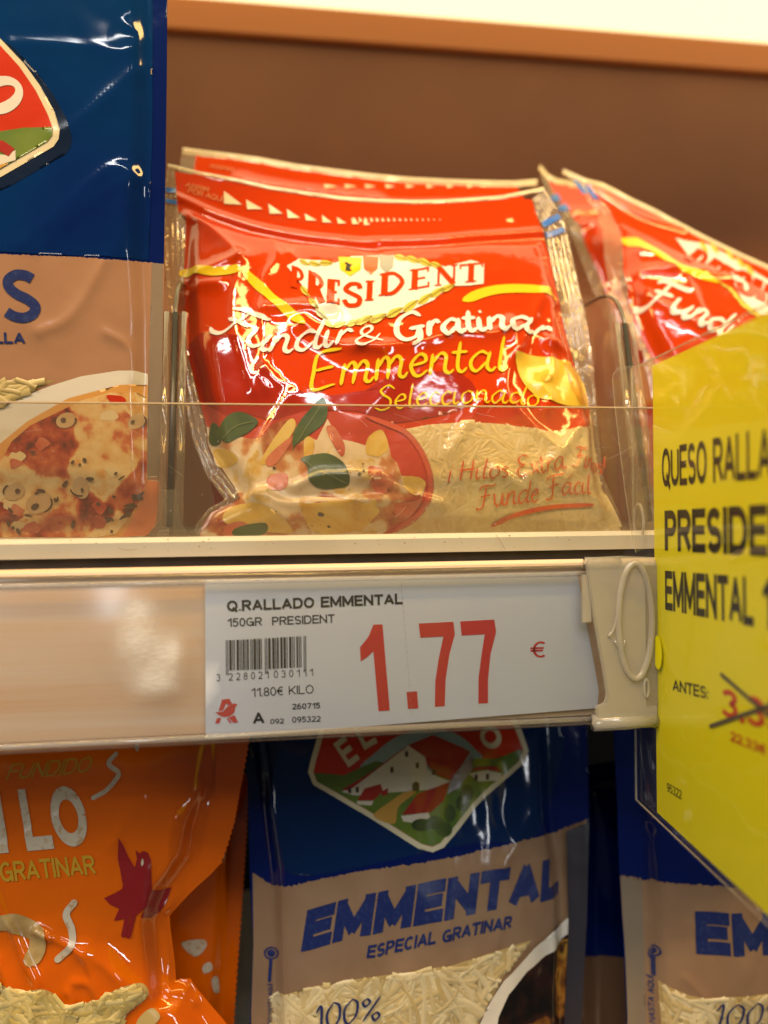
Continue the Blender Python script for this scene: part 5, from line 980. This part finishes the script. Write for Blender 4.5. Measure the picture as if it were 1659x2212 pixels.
I_.each('steam_swirl', [I_.line(L4((770,170),(720,235),(785,295),(760,350),(700,415),(620,460)), 1.3, taper=False), I_.line(L4((490,1155),(440,1230),(475,1330),(470,1440),(385,1525)), 1.9, taper=False), I_.line(L4((905,100),(910,150)), 1.2)], OWHT, t, .4)
bird = L4((785,725),(815,770),(850,850),(893,922),(908,865),(898,805),(925,828),(950,810),(980,825),(1000,870),(1003,980),(1006,1072),(1070,1068),(1135,1050),(1100,1150),(1060,1210),(1000,1250),(930,1248),(965,1180),(900,1240),(755,1272),(790,1192),(730,1165),(690,1122),(760,1090),(808,1062),(815,1040),(795,930),(780,860))
bd = I_.draw('bird_logo', [I_.poly(bird, s0=2), I_.line(L4((842,1255),(820,1365)), 1.3, sm=False, taper=False), I_.line(L4((882,1250),(852,1372)), 1.3, sm=False, taper=False)], MAROON, t, .42); I_.draw('bird_eye', [I_.poly(L4(*el(943,885,9,24,.1,14)), s0=2)], OWHT, bd, .6)
w1 = L4((-700,1500),(-100,1560),(10,1690),(150,1735),(280,1722),(370,1765),(420,1840),(640,1795),(760,1730),(880,1690),(950,1690),(985,1750),(940,1810),(860,1865),(810,1958),(760,2300),(-700,2300)); hole = L4((30,1830),(180,1815),(330,1850),(300,1885),(130,1880))
cw = I_.draw('cheese_window', [I_.poly(smooth_path(w1, 4, True), s0=3), I_.poly(L4((900,1958),(940,1890),(1000,1848),(1050,1880),(1055,1920),(980,2000),(900,2100)), True, 3)], WGR, t, .36)
I_.shreds('cheese_shreds', w1, 520, tone_mat('yellow_shreds', (.62,.46,.11), (.84,.70,.30), .3, .6), cw, (6,20), (1.0,2.1), .4, .6, seed=12, relief=.11)
I_.film(w1, cw, 1.35)
I_.draw('shred_print', [I_.line(L4((-60,1290),(60,1290),(170,1310),(240,1370),(250,1450),(225,1510)), 4.4, taper=False)], mat('brown_shred_print', (.50,.34,.13), .25, .7, bump=FILM_BUMP, noise=((.30,.18,.06), 120, .45, .65)), t, .45)
# orange bag further back
J_ = Panel((0,.048,-.1955), (1,0,0), (0,math.sin(sa),math.cos(sa)))
e2 = saw(J_.base(L4((1640,300),(1625,700),(1600,1100),(1570,1500),(1540,1958),(1530,2600))), .5, 2.0); out = np.vstack([e2, J_.base(PX((500,2460),(100,2460),(100,1660)))])
J_.bake(out, 7, J_.base(L4((400,320),(1560,320),(1530,1100),(1480,1900))+PX((470,2430),(120,2430))), [], [lambda q: .9*crumple(q, 20, 311), lambda q: .6*value_noise(q, 18, 312)])
t = thing('cheese_bag', 'second orange bag half hidden in shade behind the front orange one', 'cheese bag', tuple(J_.P(np.array([[out[:, 0].mean(), out[:, 1].min()]]))[0]), 'orange pouches'); J_.body('pouch', out, ORG, t)
J_.each('white_print', [J_.poly(L4((1200,1420),(1340,1395),(1365,1440),(1290,1510)), True, 3), J_.poly(L4((1340,1570),(1390,1545),(1405,1590),(1350,1620)), True, 3), J_.poly(L4((1400,1660),(1440,1640),(1450,1740),(1415,1740)), True, 3)], OWHT, t, .4)
